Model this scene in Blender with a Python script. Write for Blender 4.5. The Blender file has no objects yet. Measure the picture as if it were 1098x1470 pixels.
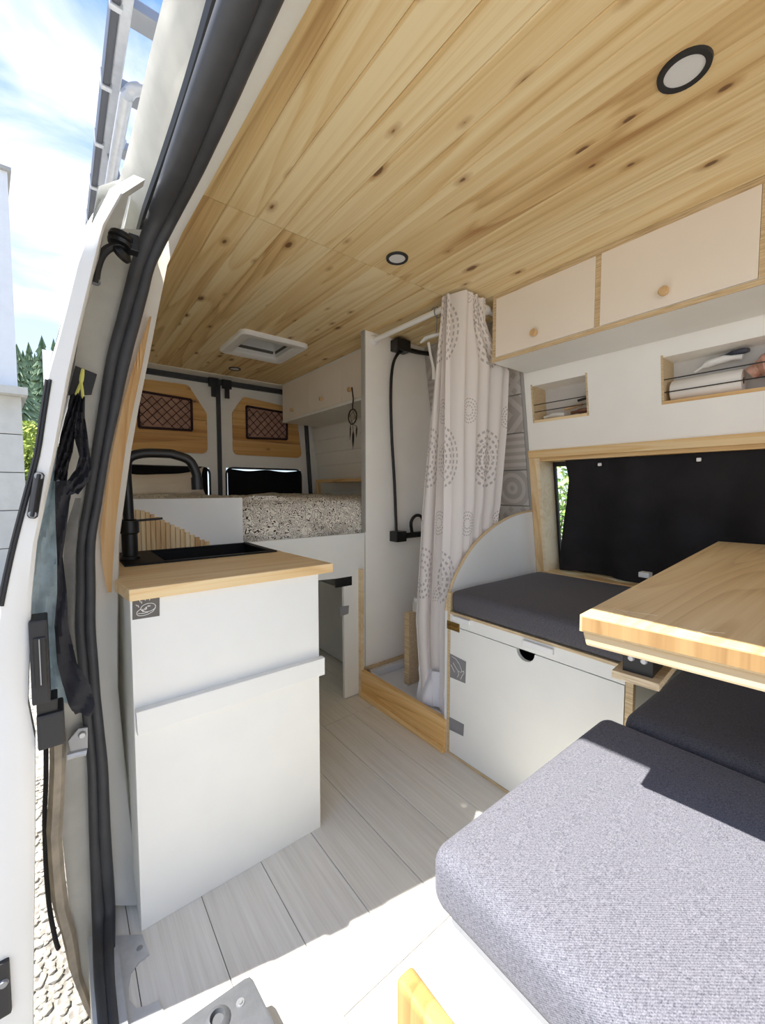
import bpy, bmesh, math, random
from mathutils import Vector, Matrix, noise
random.seed(7)
SC = bpy.context.scene
COL = SC.collection

# ------------------------------------------------------------------ camera
# world: +Y towards the rear of the van, +X towards the window side, Z up, van floor at z = 0
F_PX, CXP, CYP, CAM_H = 587.0, 549.0, 735.0, 1.135
YAW, PITCH = math.radians(38.35), math.radians(-3.2)
FW = Vector((math.sin(YAW)*math.cos(PITCH), math.cos(YAW)*math.cos(PITCH), math.sin(PITCH)))
RT = Vector((math.cos(YAW), -math.sin(YAW), 0))
UP = RT.cross(FW)
cd = bpy.data.cameras.new('camera')
cd.sensor_fit = 'HORIZONTAL'; cd.sensor_width = 36.0; cd.lens = F_PX/1098*36.0
cd.clip_start = 0.02; cd.clip_end = 500
cam = bpy.data.objects.new('camera', cd); COL.objects.link(cam)
cam.matrix_world = Matrix(((RT.x, UP.x, -FW.x, 0), (RT.y, UP.y, -FW.y, 0), (RT.z, UP.z, -FW.z, CAM_H), (0, 0, 0, 1)))
SC.camera = cam

def px(u, v, X=None, Y=None, Z=None):
    """where the sight line of a photo pixel meets a plane of the van"""
    d = FW + RT*((u-CXP)/F_PX) - UP*((v-CYP)/F_PX)
    if X is not None: t = X/d.x
    elif Y is not None: t = Y/d.y
    else: t = (Z-CAM_H)/d.z
    return Vector((d.x*t, d.y*t, CAM_H+d.z*t))

# ------------------------------------------------------------------ light
w = bpy.data.worlds.new('sky'); SC.world = w; w.use_nodes = True
nt = w.node_tree; nt.nodes.clear()
def wn(t, **k):
    n = nt.nodes.new(t)
    for a, b in k.items(): setattr(n, a, b)
    return n
tc = wn('ShaderNodeTexCoord'); sep = wn('ShaderNodeSeparateXYZ'); nt.links.new(tc.outputs['Generated'], sep.inputs[0])
rmp = wn('ShaderNodeValToRGB'); nt.links.new(sep.outputs[2], rmp.inputs[0])
rmp.color_ramp.elements[0].position = 0.0; rmp.color_ramp.elements[0].color = (0.38, 0.44, 0.52, 1)
rmp.color_ramp.elements[1].position = 0.75; rmp.color_ramp.elements[1].color = (0.075, 0.165, 0.40, 1)
addz = wn('ShaderNodeMath', operation='ADD'); nt.links.new(sep.outputs[2], addz.inputs[0]); addz.inputs[1].default_value = 0.25
dv = wn('ShaderNodeVectorMath', operation='DIVIDE'); nt.links.new(tc.outputs['Generated'], dv.inputs[0])
cmb = wn('ShaderNodeCombineXYZ')
for i in range(3): nt.links.new(addz.outputs[0], cmb.inputs[i])
nt.links.new(cmb.outputs[0], dv.inputs[1])
cl = wn('ShaderNodeTexNoise'); cl.inputs['Scale'].default_value = 2.6; cl.inputs['Detail'].default_value = 8; cl.inputs['Roughness'].default_value = 0.55
cl.inputs['Distortion'].default_value = 0.5
nt.links.new(dv.outputs[0], cl.inputs['Vector'])
cr = wn('ShaderNodeValToRGB'); nt.links.new(cl.outputs['Fac'], cr.inputs[0])
cr.color_ramp.elements[0].position = 0.46; cr.color_ramp.elements[0].color = (0, 0, 0, 1)
cr.color_ramp.elements[1].position = 0.70; cr.color_ramp.elements[1].color = (1, 1, 1, 1)
mx = wn('ShaderNodeMixRGB'); nt.links.new(cr.outputs[0], mx.inputs[0]); nt.links.new(rmp.outputs[0], mx.inputs[1]); mx.inputs[2].default_value = (0.50, 0.50, 0.49, 1)
bg = wn('ShaderNodeBackground'); nt.links.new(mx.outputs[0], bg.inputs[0]); bg.inputs[1].default_value = 1.0
ow = wn('ShaderNodeOutputWorld'); nt.links.new(bg.outputs[0], ow.inputs[0])

sl = bpy.data.lights.new('sun', 'SUN'); sl.energy = 3.9; sl.angle = math.radians(0.6); sl.color = (1.0, 0.96, 0.885)
sun = bpy.data.objects.new('sun', sl); COL.objects.link(sun)
SUN_DIR = Vector((0.5, -0.148, -1.0)).normalized()
sun.rotation_euler = SUN_DIR.to_track_quat('-Z', 'Y').to_euler()
sun.location = (-4, 3, 8)
SC.view_settings.view_transform = 'Standard'; SC.view_settings.look = 'None'
SC.view_settings.exposure = 1.64; SC.view_settings.gamma = 1.0
SC.view_settings.use_curve_mapping = False
SC.cycles.max_bounces = 14; SC.cycles.diffuse_bounces = 8; SC.cycles.transparent_max_bounces = 12
SC.cycles.sample_clamp_indirect = 6.0

# ------------------------------------------------------------------ materials
MATS = {}
def srgb(r, g, b):
    f = lambda c: (c/255/12.92) if c/255 <= 0.04045 else ((c/255+0.055)/1.055)**2.4
    return (f(r), f(g), f(b), 1)
class NT:
    def __init__(s, name):
        s.m = bpy.data.materials.new(name); s.m.use_nodes = True; s.t = s.m.node_tree
        s.b = s.t.nodes['Principled BSDF']; s.out = s.t.nodes['Material Output']
    def n(s, t, ins=None, **k):
        n = s.t.nodes.new(t)
        for a, b in k.items(): setattr(n, a, b)
        for a, b in (ins or {}).items(): s.set(n.inputs[a], b)
        return n
    def set(s, i, v):
        if isinstance(v, bpy.types.NodeSocket): s.t.links.new(v, i)
        else: i.default_value = v
    def math(s, op, a, b=0.0, c=None):
        n = s.n('ShaderNodeMath', operation=op); s.set(n.inputs[0], a); s.set(n.inputs[1], b)
        if c is not None: s.set(n.inputs[2], c)
        return n.outputs[0]
    def mix(s, f, a, b, mode='MIX'):
        n = s.n('ShaderNodeMixRGB', blend_type=mode); s.set(n.inputs[0], f); s.set(n.inputs[1], a); s.set(n.inputs[2], b); return n.outputs[0]
    def ramp(s, f, stops):
        n = s.n('ShaderNodeValToRGB'); s.set(n.inputs[0], f); e = n.color_ramp.elements
        while len(e) < len(stops): e.new(0.5)
        for i, (p, c) in enumerate(stops): e[i].position = p; e[i].color = c if len(c) == 4 else (*c, 1)
        return n.outputs[0]
    def noise(s, vec, scale, detail=4, rough=0.55, dist=0.0):
        n = s.n('ShaderNodeTexNoise', {'Scale': scale, 'Detail': detail, 'Roughness': rough, 'Distortion': dist})
        if vec is not None: s.t.links.new(vec, n.inputs['Vector'])
        return n.outputs['Fac']
    def scaled(s, vec, sc):
        n = s.n('ShaderNodeVectorMath', operation='MULTIPLY'); s.set(n.inputs[0], vec); n.inputs[1].default_value = sc; return n.outputs[0]
    def pos(s): return s.n('ShaderNodeNewGeometry').outputs['Position']
    def rpos(s, amt=13.0):
        """world position shifted per object so alike pieces differ"""
        r = s.n('ShaderNodeObjectInfo').outputs['Random']
        m = s.math('MULTIPLY', r, amt)
        c = s.n('ShaderNodeCombineXYZ', {0: m, 1: m, 2: m}).outputs[0]
        a = s.n('ShaderNodeVectorMath', operation='ADD'); s.set(a.inputs[0], s.pos()); s.set(a.inputs[1], c); return a.outputs[0]
    def bump(s, h, strength=0.2, dist=0.01):
        b = s.n('ShaderNodeBump', {'Strength': strength, 'Distance': dist, 'Height': h}); s.t.links.new(b.outputs[0], s.b.inputs['Normal'])
    def done(s, color=None, rough=0.5, metal=0.0, spec=0.5):
        if color is not None: s.set(s.b.inputs['Base Color'], color)
        s.set(s.b.inputs['Roughness'], rough); s.b.inputs['Metallic'].default_value = metal
        s.b.inputs['Specular IOR Level'].default_value = spec
        MATS[s.m.name] = s.m; return s.m

def plain(name, c, rough=0.5, metal=0.0, var=0.06, vscale=6.0, bump=0.0, bscale=200.0, spec=0.5):
    k = NT(name); p = k.pos(); f = k.noise(p, vscale, 4)
    d = tuple(min(1, x*(1-var)) for x in c[:3])+(1,); l = tuple(min(1, x*(1+var)) for x in c[:3])+(1,)
    col = k.ramp(f, [(0.3, d), (0.7, l)])
    if bump: k.bump(k.noise(p, bscale, 3), bump, 0.002)
    return k.done(col, rough, metal, spec)

def pine(name, along, light, mid, dark, knots=True, ring=1.0, rough=0.5, knot_c=(0.13, 0.06, 0.025, 1), big=1.0, vary=0.36):
    k = NT(name); p = k.rpos()
    st = {'x': (0.45, 7, 7), 'y': (7, 0.45, 7), 'z': (7, 7, 0.45)}[along]
    n1 = k.noise(k.scaled(p, tuple(a*big for a in st)), 1.0, 1, 0.4)
    fr_ = k.math('FRACT', k.math('MULTIPLY', n1, 11.0*ring))
    late = k.math('POWER', fr_, 2.2)
    edge = k.n('ShaderNodeMapRange', {'From Min': 0.90, 'From Max': 1.0, 'To Min': 1.0, 'To Max': 0.0}); k.set(edge.inputs[0], fr_)
    late = k.math('MULTIPLY', late, edge.outputs[0])
    fine = k.noise(k.scaled(p, tuple((240 if a > 1 else 4) for a in st)), 1.0, 4, 0.6)
    broad = k.noise(k.scaled(p, tuple((16 if a > 1 else 0.6) for a in st)), 1.0, 2, 0.5)
    g = k.math('MULTIPLY_ADD', late, 0.30, k.math('MULTIPLY', broad, 0.85))
    streak = k.noise(k.scaled(p, tuple((75 if a > 1 else 0.9) for a in st)), 1.0, 3, 0.6)
    g = k.math('MULTIPLY_ADD', streak, 0.45, g)
    g = k.math('MULTIPLY_ADD', fine, 0.30, k.math('SUBTRACT', g, 0.50))
    rnd = k.n('ShaderNodeObjectInfo').outputs['Random']
    g = k.math('ADD', g, k.math('MULTIPLY_ADD', rnd, vary, -vary/2))
    col = k.ramp(g, [(0.15, light), (0.48, mid), (0.85, dark)])
    if knots:
        sp_ = k.n('ShaderNodeSeparateXYZ'); k.set(sp_.inputs[0], p)
        ac, al = (sp_.outputs[0], sp_.outputs[1]) if along == 'y' else (sp_.outputs[2], sp_.outputs[0])
        cv = k.n('ShaderNodeCombineXYZ', {0: k.math('MULTIPLY', ac, 9.5), 1: k.math('MULTIPLY', al, 4.6)}).outputs[0]
        vo = k.n('ShaderNodeTexVoronoi', {'Scale': 1.0, 'Randomness': 1.0}, voronoi_dimensions='2D'); k.set(vo.inputs['Vector'], cv)
        wob = k.math('MULTIPLY_ADD', k.noise(p, 70, 2), 0.05, -0.025)
        d = k.math('ADD', vo.outputs['Distance'], wob)
        rc = k.n('ShaderNodeSeparateColor'); k.set(rc.inputs[0], vo.outputs['Color'])
        size = k.math('MULTIPLY_ADD', k.math('POWER', rc.outputs[0], 3.0), 0.135, -0.030)
        soft = k.n('ShaderNodeMapRange', {'From Min': -0.02, 'From Max': 0.012, 'To Min': 1.0, 'To Max': 0.0}); k.set(soft.inputs[0], k.math('SUBTRACT', d, size))
        halo = k.n('ShaderNodeMapRange', {'From Min': 0.0, 'From Max': 0.13, 'To Min': 0.7, 'To Max': 0.0}); k.set(halo.inputs[0], k.math('SUBTRACT', d, size))
        ison = k.math('GREATER_THAN', size, 0.004)
        col = k.mix(k.math('MULTIPLY', halo.outputs[0], ison), col, dark)
        col = k.mix(k.math('MULTIPLY', k.math('MULTIPLY', soft.outputs[0], ison), 0.85), col, knot_c)
    k.bump(fine, 0.06, 0.002)
    return k.done(col, rough, 0, 0.35)

CEIL = pine('ceiling_pine', 'y', srgb(235, 216, 172), srgb(219, 190, 136), srgb(172, 128, 76), ring=0.9)
PINE_X = pine('pine_along_width', 'x', srgb(240, 216, 170), srgb(230, 196, 142), srgb(196, 150, 96), knots=False)
PINE_Y = pine('pine_along_length', 'y', srgb(240, 216, 170), srgb(226, 188, 130), srgb(186, 136, 82), knots=False)
PINE_Z = pine('pine_upright', 'z', srgb(242, 220, 178), srgb(228, 194, 142), srgb(198, 150, 98), knots=False)
DOORPINE = pine('door_panel_pine', 'x', srgb(232, 190, 126), srgb(216, 166, 98), srgb(176, 122, 66), ring=0.7)
TABLEPINE = pine('table_pine', 'x', srgb(228, 203, 156), srgb(214, 184, 134), srgb(180, 144, 96), knots=False, ring=1.3, rough=0.42, vary=0.0)
BATTENPINE = pine('pale_batten_pine', 'y', srgb(238, 220, 186), srgb(228, 204, 162), srgb(206, 174, 126), knots=False)
ORANGEPINE = pine('varnished_pine', 'z', srgb(196, 158, 104), srgb(184, 144, 88), srgb(158, 114, 66), knots=False)
SILLPINE = pine('sill_pine', 'y', srgb(238, 202, 144), srgb(226, 180, 112), srgb(186, 132, 72), knots=False, ring=1.2)

def ply():
    k = NT('plywood_edge'); p = k.pos()
    f = k.noise(k.scaled(p, (350, 12, 350)), 1.0, 2)
    return k.done(k.ramp(f, [(0.3, srgb(176, 150, 112)), (0.5, srgb(206, 182, 142)), (0.7, srgb(224, 204, 168))]), 0.6)
PLY = ply()
WHITE = plain('white_board', srgb(234, 234, 229), 0.45, var=0.02)
WHITE2 = plain('white_painted_panel', srgb(247, 245, 239), 0.5, var=0.02)
CREAM = plain('cream_cabinet_front', srgb(238, 229, 217), 0.5, var=0.015)
BODYW = plain('white_car_paint', srgb(226, 226, 222), 0.3, var=0.02, vscale=3)
DIRTW = plain('dusty_car_paint', srgb(226, 225, 219), 0.5, var=0.10, vscale=9)
DIRTB = plain('dirty_beige_trim', srgb(214, 205, 190), 0.7, var=0.2, vscale=22)
RUBBER = plain('black_rubber_seal', srgb(60, 61, 64), 0.55, var=0.15, vscale=20)
BLACKP = plain('black_plastic', srgb(34, 34, 36), 0.5, var=0.1)
BLACKM = plain('matt_black_metal', srgb(22, 22, 23), 0.38, var=0.1)
SINKM = plain('black_composite_sink', srgb(14, 14, 14), 0.55, var=0.1, spec=0.25)
ALU = plain('brushed_aluminium', srgb(196, 198, 201), 0.42, 0.45, var=0.08, vscale=40)
STEEL = plain('grey_painted_steel', srgb(150, 152, 156), 0.4, 0.6, var=0.1)
GREYP = plain('grey_moulded_plastic', srgb(88, 90, 94), 0.6, var=0.08, vscale=60, bump=0.2, bscale=500)
BRASS = plain('brass', srgb(172, 140, 84), 0.4, 0.9)
WPLAST = plain('white_plastic', srgb(236, 236, 234), 0.35, var=0.01)
KNOBW = plain('beech_knob', srgb(206, 172, 126), 0.5, var=0.1, vscale=80)
TAPE = plain('grey_duct_tape', srgb(134, 134, 136), 0.45, var=0.06, vscale=50)
TAPED = plain('dark_grey_tape', srgb(96, 92, 88), 0.5, var=0.1, vscale=60)
TAPEK = plain('black_tape', srgb(20, 20, 20), 0.4)
CHALK = plain('white_pen', srgb(240, 238, 232), 0.7, var=0.01)
BLACKC = plain('black_curtain_cloth', srgb(42, 40, 41), 0.8, var=0.15, vscale=9, spec=0.15)
STRAPC = plain('dark_grey_cloth', srgb(86, 86, 92), 0.85, var=0.15, vscale=30, bump=0.3, bscale=300, spec=0.2)
YELLOW = plain('yellow_cord', srgb(214, 214, 120), 0.8)
CORKM = plain('cork_brown_board', srgb(206, 182, 148), 0.8, var=0.18, vscale=160)
PILLOW = plain('beige_pillow_cotton', srgb(226, 214, 198), 0.9, var=0.04)
PAPER = plain('white_paper', srgb(238, 234, 228), 0.9, var=0.02)
PINKP = plain('pink_packaging', srgb(196, 150, 132), 0.5, var=0.25, vscale=40)
BROWNP = plain('brown_packaging', srgb(112, 74, 60), 0.5, var=0.3, vscale=60)
NAVYP = plain('dark_blue_packaging', srgb(62, 66, 78), 0.4, var=0.3, vscale=60)
NETM = plain('dark_red_net_cord', srgb(60, 34, 36), 0.8)
NETBACK = plain('mauve_brown_lining', srgb(184, 146, 128), 0.8, var=0.2, vscale=30)
LAMPD = plain('frosted_lamp_glass', srgb(214, 214, 212), 0.35, var=0.01)
HATCHG = plain('tinted_hatch_glass', srgb(70, 90, 104), 0.12, var=0.3, vscale=12)
TRAYM = plain('white_shower_tray', srgb(226, 228, 232), 0.3, var=0.01)
GREYSTRIP = plain('grey_joint_strip', srgb(168, 166, 160), 0.6)
HOUSEW = plain('white_render_house', srgb(222, 224, 226), 0.8, var=0.03)
HOUSEB = plain('pale_block_house', srgb(196, 194, 186), 0.85, var=0.06)
TRUNKM = plain('bark', srgb(70, 56, 44), 0.9)
SUBFLOOR = plain('dark_joint', srgb(96, 92, 86), 0.9)
FEATHER = plain('dark_feather', srgb(52, 46, 44), 0.9)
GARAGE = plain('under_bed_grey_box', srgb(176, 176, 176), 0.6)

def foliage(name, a, b):
    k = NT(name); f = k.noise(k.pos(), 3.0, 3)
    m = k.done(k.ramp(f, [(0.3, a), (0.7, b)]), 0.7, 0, 0.2)
    return m
CONIF = foliage('conifer_green', srgb(96, 120, 92), srgb(142, 160, 128))
LEAFM = foliage('leaf_green', srgb(126, 160, 70), srgb(196, 216, 140))
BUSHM = foliage('yellow_green_leaf', srgb(126, 146, 60), srgb(176, 188, 96))

def gravel():
    k = NT('gravel'); p = k.pos()
    vo = k.n('ShaderNodeTexVoronoi', {'Scale': 45.0}); k.set(vo.inputs['Vector'], p)
    c = k.ramp(k.noise(p, 20, 5), [(0.25, srgb(112, 107, 100)), (0.75, srgb(184, 179, 170))])
    k.bump(vo.outputs['Distance'], 0.8, 0.02)
    return k.done(c, 0.9)
GRAVEL = gravel()
STONE = plain('gravel_stone', srgb(164, 159, 150), 0.9, var=0.25, vscale=25)

def floor_mat():
    k = NT('pale_grey_oak_vinyl'); p = k.rpos(9.0)
    a = k.noise(k.scaled(p, (130, 3.0, 30)), 1.0, 6, 0.65)
    b = k.noise(k.scaled(p, (16, 1.0, 10)), 1.0, 3)
    g = k.math('MULTIPLY_ADD', a, 0.7, k.math('MULTIPLY', b, 0.35))
    c = k.ramp(g, [(0.3, srgb(205, 200, 190)), (0.52, srgb(222, 218, 209)), (0.75, srgb(234, 231, 224))])
    k.bump(a, 0.08, 0.002)
    return k.done(c, 0.5, 0, 0.35)
FLOORM = floor_mat()

def fabric(name, lo, hi):
    k = NT(name); p = k.pos()
    sp_ = k.n('ShaderNodeSeparateXYZ'); k.set(sp_.inputs[0], p)
    u_ = k.math('ADD', sp_.outputs[0], sp_.outputs[2]); v_ = k.math('ADD', sp_.outputs[1], k.math('MULTIPLY', sp_.outputs[2], 0.6))
    tw = k.math('SINE', k.math('MULTIPLY', k.math('ADD', k.math('MULTIPLY', u_, 0.8), v_), 2*math.pi/0.0034))
    th_ = k.noise(k.scaled(p, (260, 900, 600)), 1.0, 2, 0.6)
    sl_ = k.noise(k.scaled(p, (900, 260, 600)), 1.0, 2, 0.6)
    f = k.math('MULTIPLY_ADD', tw, 0.05, k.math('MULTIPLY_ADD', th_, 0.5, k.math('MULTIPLY', sl_, 0.5)))
    c = k.ramp(f, [(0.30, lo), (0.70, hi)])
    k.bump(f, 0.5, 0.0012)
    m = k.done(c, 0.95, 0, 0.1)
    k.b.inputs['Sheen Weight'].default_value = 0.1
    return m
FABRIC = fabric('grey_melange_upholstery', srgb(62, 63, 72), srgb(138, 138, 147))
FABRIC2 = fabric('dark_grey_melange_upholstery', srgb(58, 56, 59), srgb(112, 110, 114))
BLUEF = plain('pale_blue_fleece', srgb(216, 232, 240), 0.95, var=0.12, vscale=40, bump=0.5, bscale=350, spec=0.1)

def curtain_mat():
    k = NT('white_curtain_with_dotted_rings')
    uv = k.n('ShaderNodeUVMap').outputs[0]
    s = k.n('ShaderNodeSeparateXYZ'); k.set(s.inputs[0], uv)
    total = None
    for (ox, oy, cell, R, sp) in ((0.05, 0.10, 0.44, 0.145, 0.029), (0.27, 0.36, 0.52, 0.085, 0.019), (0.14, 0.27, 0.40, 0.055, 0.015)):
        a = k.math('SUBTRACT', k.math('FRACT', k.math('DIVIDE', k.math('ADD', s.outputs[0], ox), cell)), 0.5)
        b = k.math('SUBTRACT', k.math('FRACT', k.math('DIVIDE', k.math('ADD', s.outputs[1], oy), cell*1.25)), 0.5)
        a = k.math('MULTIPLY', a, cell); b = k.math('MULTIPLY', b, cell*1.25)
        r = k.math('SQRT', k.math('ADD', k.math('MULTIPLY', a, a), k.math('MULTIPLY', b, b)))
        ang = k.math('ARCTAN2', b, a)
        ringi = k.math('DIVIDE', r, sp)
        band = k.math('LESS_THAN', k.math('ABSOLUTE', k.math('SUBTRACT', k.math('FRACT', ringi), 0.5)), 0.20)
        nd = k.math('MULTIPLY', k.math('FLOOR', ringi), 6.0)
        dots = k.math('GREATER_THAN', k.math('SINE', k.math('MULTIPLY', ang, k.math('ADD', nd, 5.0))), -0.25)
        inside = k.math('MULTIPLY', k.math('LESS_THAN', r, R), k.math('GREATER_THAN', r, sp))
        m = k.math('MULTIPLY', k.math('MULTIPLY', band, dots), inside)
        total = m if total is None else k.math('MAXIMUM', total, m)
    top = k.math('GREATER_THAN', s.outputs[1], 0.62)
    total = k.math('MULTIPLY', total, top)
    n = k.math('MULTIPLY_ADD', k.noise(k.pos(), 9, 2), 0.5, 0.45)
    c = k.mix(k.math('MULTIPLY', total, n), srgb(238, 232, 228), srgb(168, 160, 157))
    k.done(c, 0.85, 0, 0.15)
    tr = k.n('ShaderNodeBsdfTranslucent'); k.set(tr.inputs[0], c)
    ms = k.n('ShaderNodeMixShader', {0: 0.25}); k.t.links.new(k.b.outputs[0], ms.inputs[1]); k.t.links.new(tr.outputs[0], ms.inputs[2])
    k.t.links.new(ms.outputs[0], k.out.inputs[0])
    return k.m
CURTAIN = curtain_mat()

def duvet_mat():
    k = NT('black_and_cream_leaf_print_duvet'); p = k.pos()
    n = k.noise(p, 19, 2, 0.5, 1.5)
    lines = k.math('ABSOLUTE', k.math('SINE', k.math('MULTIPLY', n, 34.0)))
    m1 = k.math('LESS_THAN', lines, 0.46)
    n2 = k.noise(p, 7, 2)
    c = k.mix(m1, srgb(232, 226, 214), srgb(58, 53, 47))
    c = k.mix(k.math('MULTIPLY', k.math('GREATER_THAN', n2, 0.6), 0.25), c, srgb(90, 80, 66))
    return k.done(c, 0.9, 0, 0.1)
DUVET = duvet_mat()

def tile_mat(i):
    k = NT('grey_patterned_tile_%s' % ('rings', 'stripes', 'diamonds', 'hexagons')[i])
    s = k.n('ShaderNodeSeparateXYZ'); k.set(s.inputs[0], k.n('ShaderNodeTexCoord').outputs['Object'])
    y = k.math('MULTIPLY', s.outputs[1], 1/0.186); z = k.math('MULTIPLY', s.outputs[2], 1/0.186)
    if i == 0:
        r = k.math('SQRT', k.math('ADD', k.math('MULTIPLY', y, y), k.math('MULTIPLY', z, z)))
        m = k.math('LESS_THAN', k.math('ABSOLUTE', k.math('SUBTRACT', k.math('FRACT', k.math('MULTIPLY', r, 4.0)), 0.5)), 0.22)
    elif i == 1:
        m = k.math('LESS_THAN', k.math('FRACT', k.math('MULTIPLY', z, 5.0)), 0.5)
    elif i == 2:
        d = k.math('ADD', k.math('ABSOLUTE', y), k.math('ABSOLUTE', z))
        m = k.math('LESS_THAN', k.math('FRACT', k.math('MULTIPLY', d, 2.2)), 0.45)
    else:
        a = k.math('FRACT', k.math('MULTIPLY', k.math('ADD', y, z), 2.5)); b = k.math('FRACT', k.math('MULTIPLY', k.math('SUBTRACT', y, z), 2.5))
        m = k.math('GREATER_THAN', k.math('ADD', k.math('GREATER_THAN', a, 0.5), k.math('GREATER_THAN', b, 0.5)), 0.5)
    c = k.mix(k.math('MULTIPLY', m, 0.75), srgb(172, 166, 160), srgb(200, 195, 190))
    return k.done(c, 0.4)
TILES = [tile_mat(i) for i in range(4)]

def glass():
    k = NT('clear_window_glass')
    t = k.n('ShaderNodeBsdfTransparent', {0: (0.93, 0.96, 0.94, 1)}); g = k.n('ShaderNodeBsdfGlossy', {'Roughness': 0.02})
    fr = k.n('ShaderNodeFresnel', {'IOR': 1.45})
    nz = k.noise(k.pos(), 5, 2)
    f2 = k.math('MULTIPLY', fr.outputs[0], k.math('MULTIPLY_ADD', nz, 0.1, 0.9))
    ms = k.n('ShaderNodeMixShader'); k.set(ms.inputs[0], f2); k.t.links.new(t.outputs[0], ms.inputs[1]); k.t.links.new(g.outputs[0], ms.inputs[2])
    k.t.links.new(ms.outputs[0], k.out.inputs[0]); MATS[k.m.name] = k.m; return k.m
GLASS = glass()

# ------------------------------------------------------------------ mesh helpers
class B:
    def __init__(s): s.bm = bmesh.new(); s.uv = None
    def hexa(s, c, bev=0.0, seg=2):
        """c: 8 corners, bottom four then top four, both counter-clockwise"""
        vs = [s.bm.verts.new(Vector(p)) for p in c]
        fs = [s.bm.faces.new([vs[i] for i in q]) for q in ((3, 2, 1, 0), (4, 5, 6, 7), (0, 1, 5, 4), (1, 2, 6, 5), (2, 3, 7, 6), (3, 0, 4, 7))]
        if bev:
            ed = list({e for f in fs for e in f.edges})
            bmesh.ops.bevel(s.bm, geom=ed, offset=bev, segments=seg, affect='EDGES', profile=0.6)
        return s
    def box(s, x0, x1, y0, y1, z0, z1, bev=0.0, seg=2):
        x0, x1 = sorted((x0, x1)); y0, y1 = sorted((y0, y1)); z0, z1 = sorted((z0, z1))
        return s.hexa([(x0, y0, z0), (x1, y0, z0), (x1, y1, z0), (x0, y1, z0), (x0, y0, z1), (x1, y0, z1), (x1, y1, z1), (x0, y1, z1)], bev, seg)
    def prism(s, pts, vec, bev=0.0):
        """closed outline pts (3D), extruded by vec"""
        vec = Vector(vec); a = [s.bm.verts.new(Vector(p)) for p in pts]; b = [s.bm.verts.new(Vector(p)+vec) for p in pts]
        n = len(pts); fs = [s.bm.faces.new(a), s.bm.faces.new(b[::-1])]
        for i in range(n): fs.append(s.bm.faces.new([a[i], b[i], b[(i+1) % n], a[(i+1) % n]]))
        bmesh.ops.recalc_face_normals(s.bm, faces=fs)
        if bev:
            bmesh.ops.bevel(s.bm, geom=list({e for f in fs[:2] for e in f.edges}), offset=bev, segments=2, affect='EDGES', profile=0.6)
        return s
    def tube(s, path, r, n=10, flat=None):
        path = [Vector(p) for p in path]; m = len(path); rs = r if isinstance(r, (list, tuple)) else [r]*m
        rings = []; prev = None
        for i, p in enumerate(path):
            t = (path[min(i+1, m-1)]-path[max(i-1, 0)]).normalized()
            if prev is None:
                ref = Vector((0, 0, 1)) if abs(t.z) < 0.9 else Vector((1, 0, 0))
                a = t.cross(ref).normalized()
            else:
                a = (prev - t*prev.dot(t)).normalized()
            prev = a; b = t.cross(a)
            fl = flat or 1.0
            rings.append([s.bm.verts.new(p + a*math.cos(2*math.pi*j/n)*rs[i] + b*math.sin(2*math.pi*j/n)*rs[i]*fl) for j in range(n)])
        for i in range(m-1):
            for j in range(n):
                s.bm.faces.new([rings[i][j], rings[i][(j+1) % n], rings[i+1][(j+1) % n], rings[i+1][j]])
        s.bm.faces.new(rings[0][::-1]); s.bm.faces.new(rings[-1])
        return s
    def cyl(s, p0, p1, r0, r1=None, n=20): return s.tube([p0, p1], [r0, r0 if r1 is None else r1], n)
    def lathe(s, o, axis, prof, n=24):
        o = Vector(o); axis = Vector(axis).normalized()
        ref = Vector((0, 0, 1)) if abs(axis.z) < 0.9 else Vector((1, 0, 0))
        a = axis.cross(ref).normalized(); b = axis.cross(a); rings = []
        for (r, h) in prof:
            if r < 1e-6: rings.append([s.bm.verts.new(o+axis*h)])
            else: rings.append([s.bm.verts.new(o+axis*h+a*math.cos(2*math.pi*j/n)*r+b*math.sin(2*math.pi*j/n)*r) for j in range(n)])
        for i in range(len(rings)-1):
            A, C = rings[i], rings[i+1]
            for j in range(n):
                k = (j+1) % n
                if len(A) == 1 and len(C) == 1: continue
                if len(A) == 1: s.bm.faces.new([A[0], C[j], C[k]])
                elif len(C) == 1: s.bm.faces.new([A[j], A[k], C[0]])
                else: s.bm.faces.new([A[j], A[k], C[k], C[j]])
        bmesh.ops.recalc_face_normals(s.bm, faces=list(s.bm.faces))
        return s
    def sheet(s, rows, uvs=None, thick=0.0):
        """rows: grid of 3D points"""
        V = [[s.bm.verts.new(Vector(p)) for p in r] for r in rows]; fs = []
        lay = s.bm.loops.layers.uv.new('UVMap') if uvs else None
        for i in range(len(V)-1):
            for j in range(len(V[0])-1):
                f = s.bm.faces.new([V[i][j], V[i][j+1], V[i+1][j+1], V[i+1][j]]); fs.append(f)
                if lay:
                    for lp, (a, b) in zip(f.loops, ((i, j), (i, j+1), (i+1, j+1), (i+1, j))): lp[lay].uv = uvs[a][b]
        if thick:
            bmesh.ops.solidify(s.bm, geom=fs, thickness=thick)
        return s
    def done(s, name, mat, parent=None, smooth=False, subsurf=0, loc=None):
        me = bpy.data.meshes.new(name); s.bm.normal_update()
        off = Vector((0, 0, 0))
        o = bpy.data.objects.new(name, me); COL.objects.link(o)
        if parent is not None:
            o.parent = parent; q = parent
            while q is not None: off += q.location; q = q.parent
        if loc is not None:
            o.location = Vector(loc)-off; off = Vector(loc)
        if off.length > 0: bmesh.ops.translate(s.bm, verts=list(s.bm.verts), vec=-off)
        s.bm.to_mesh(me); s.bm.free()
        me.materials.append(mat)
        if smooth:
            for p in me.polygons: p.use_smooth = True
            try: me.set_sharp_from_angle(angle=math.radians(40))
            except Exception: pass
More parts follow.
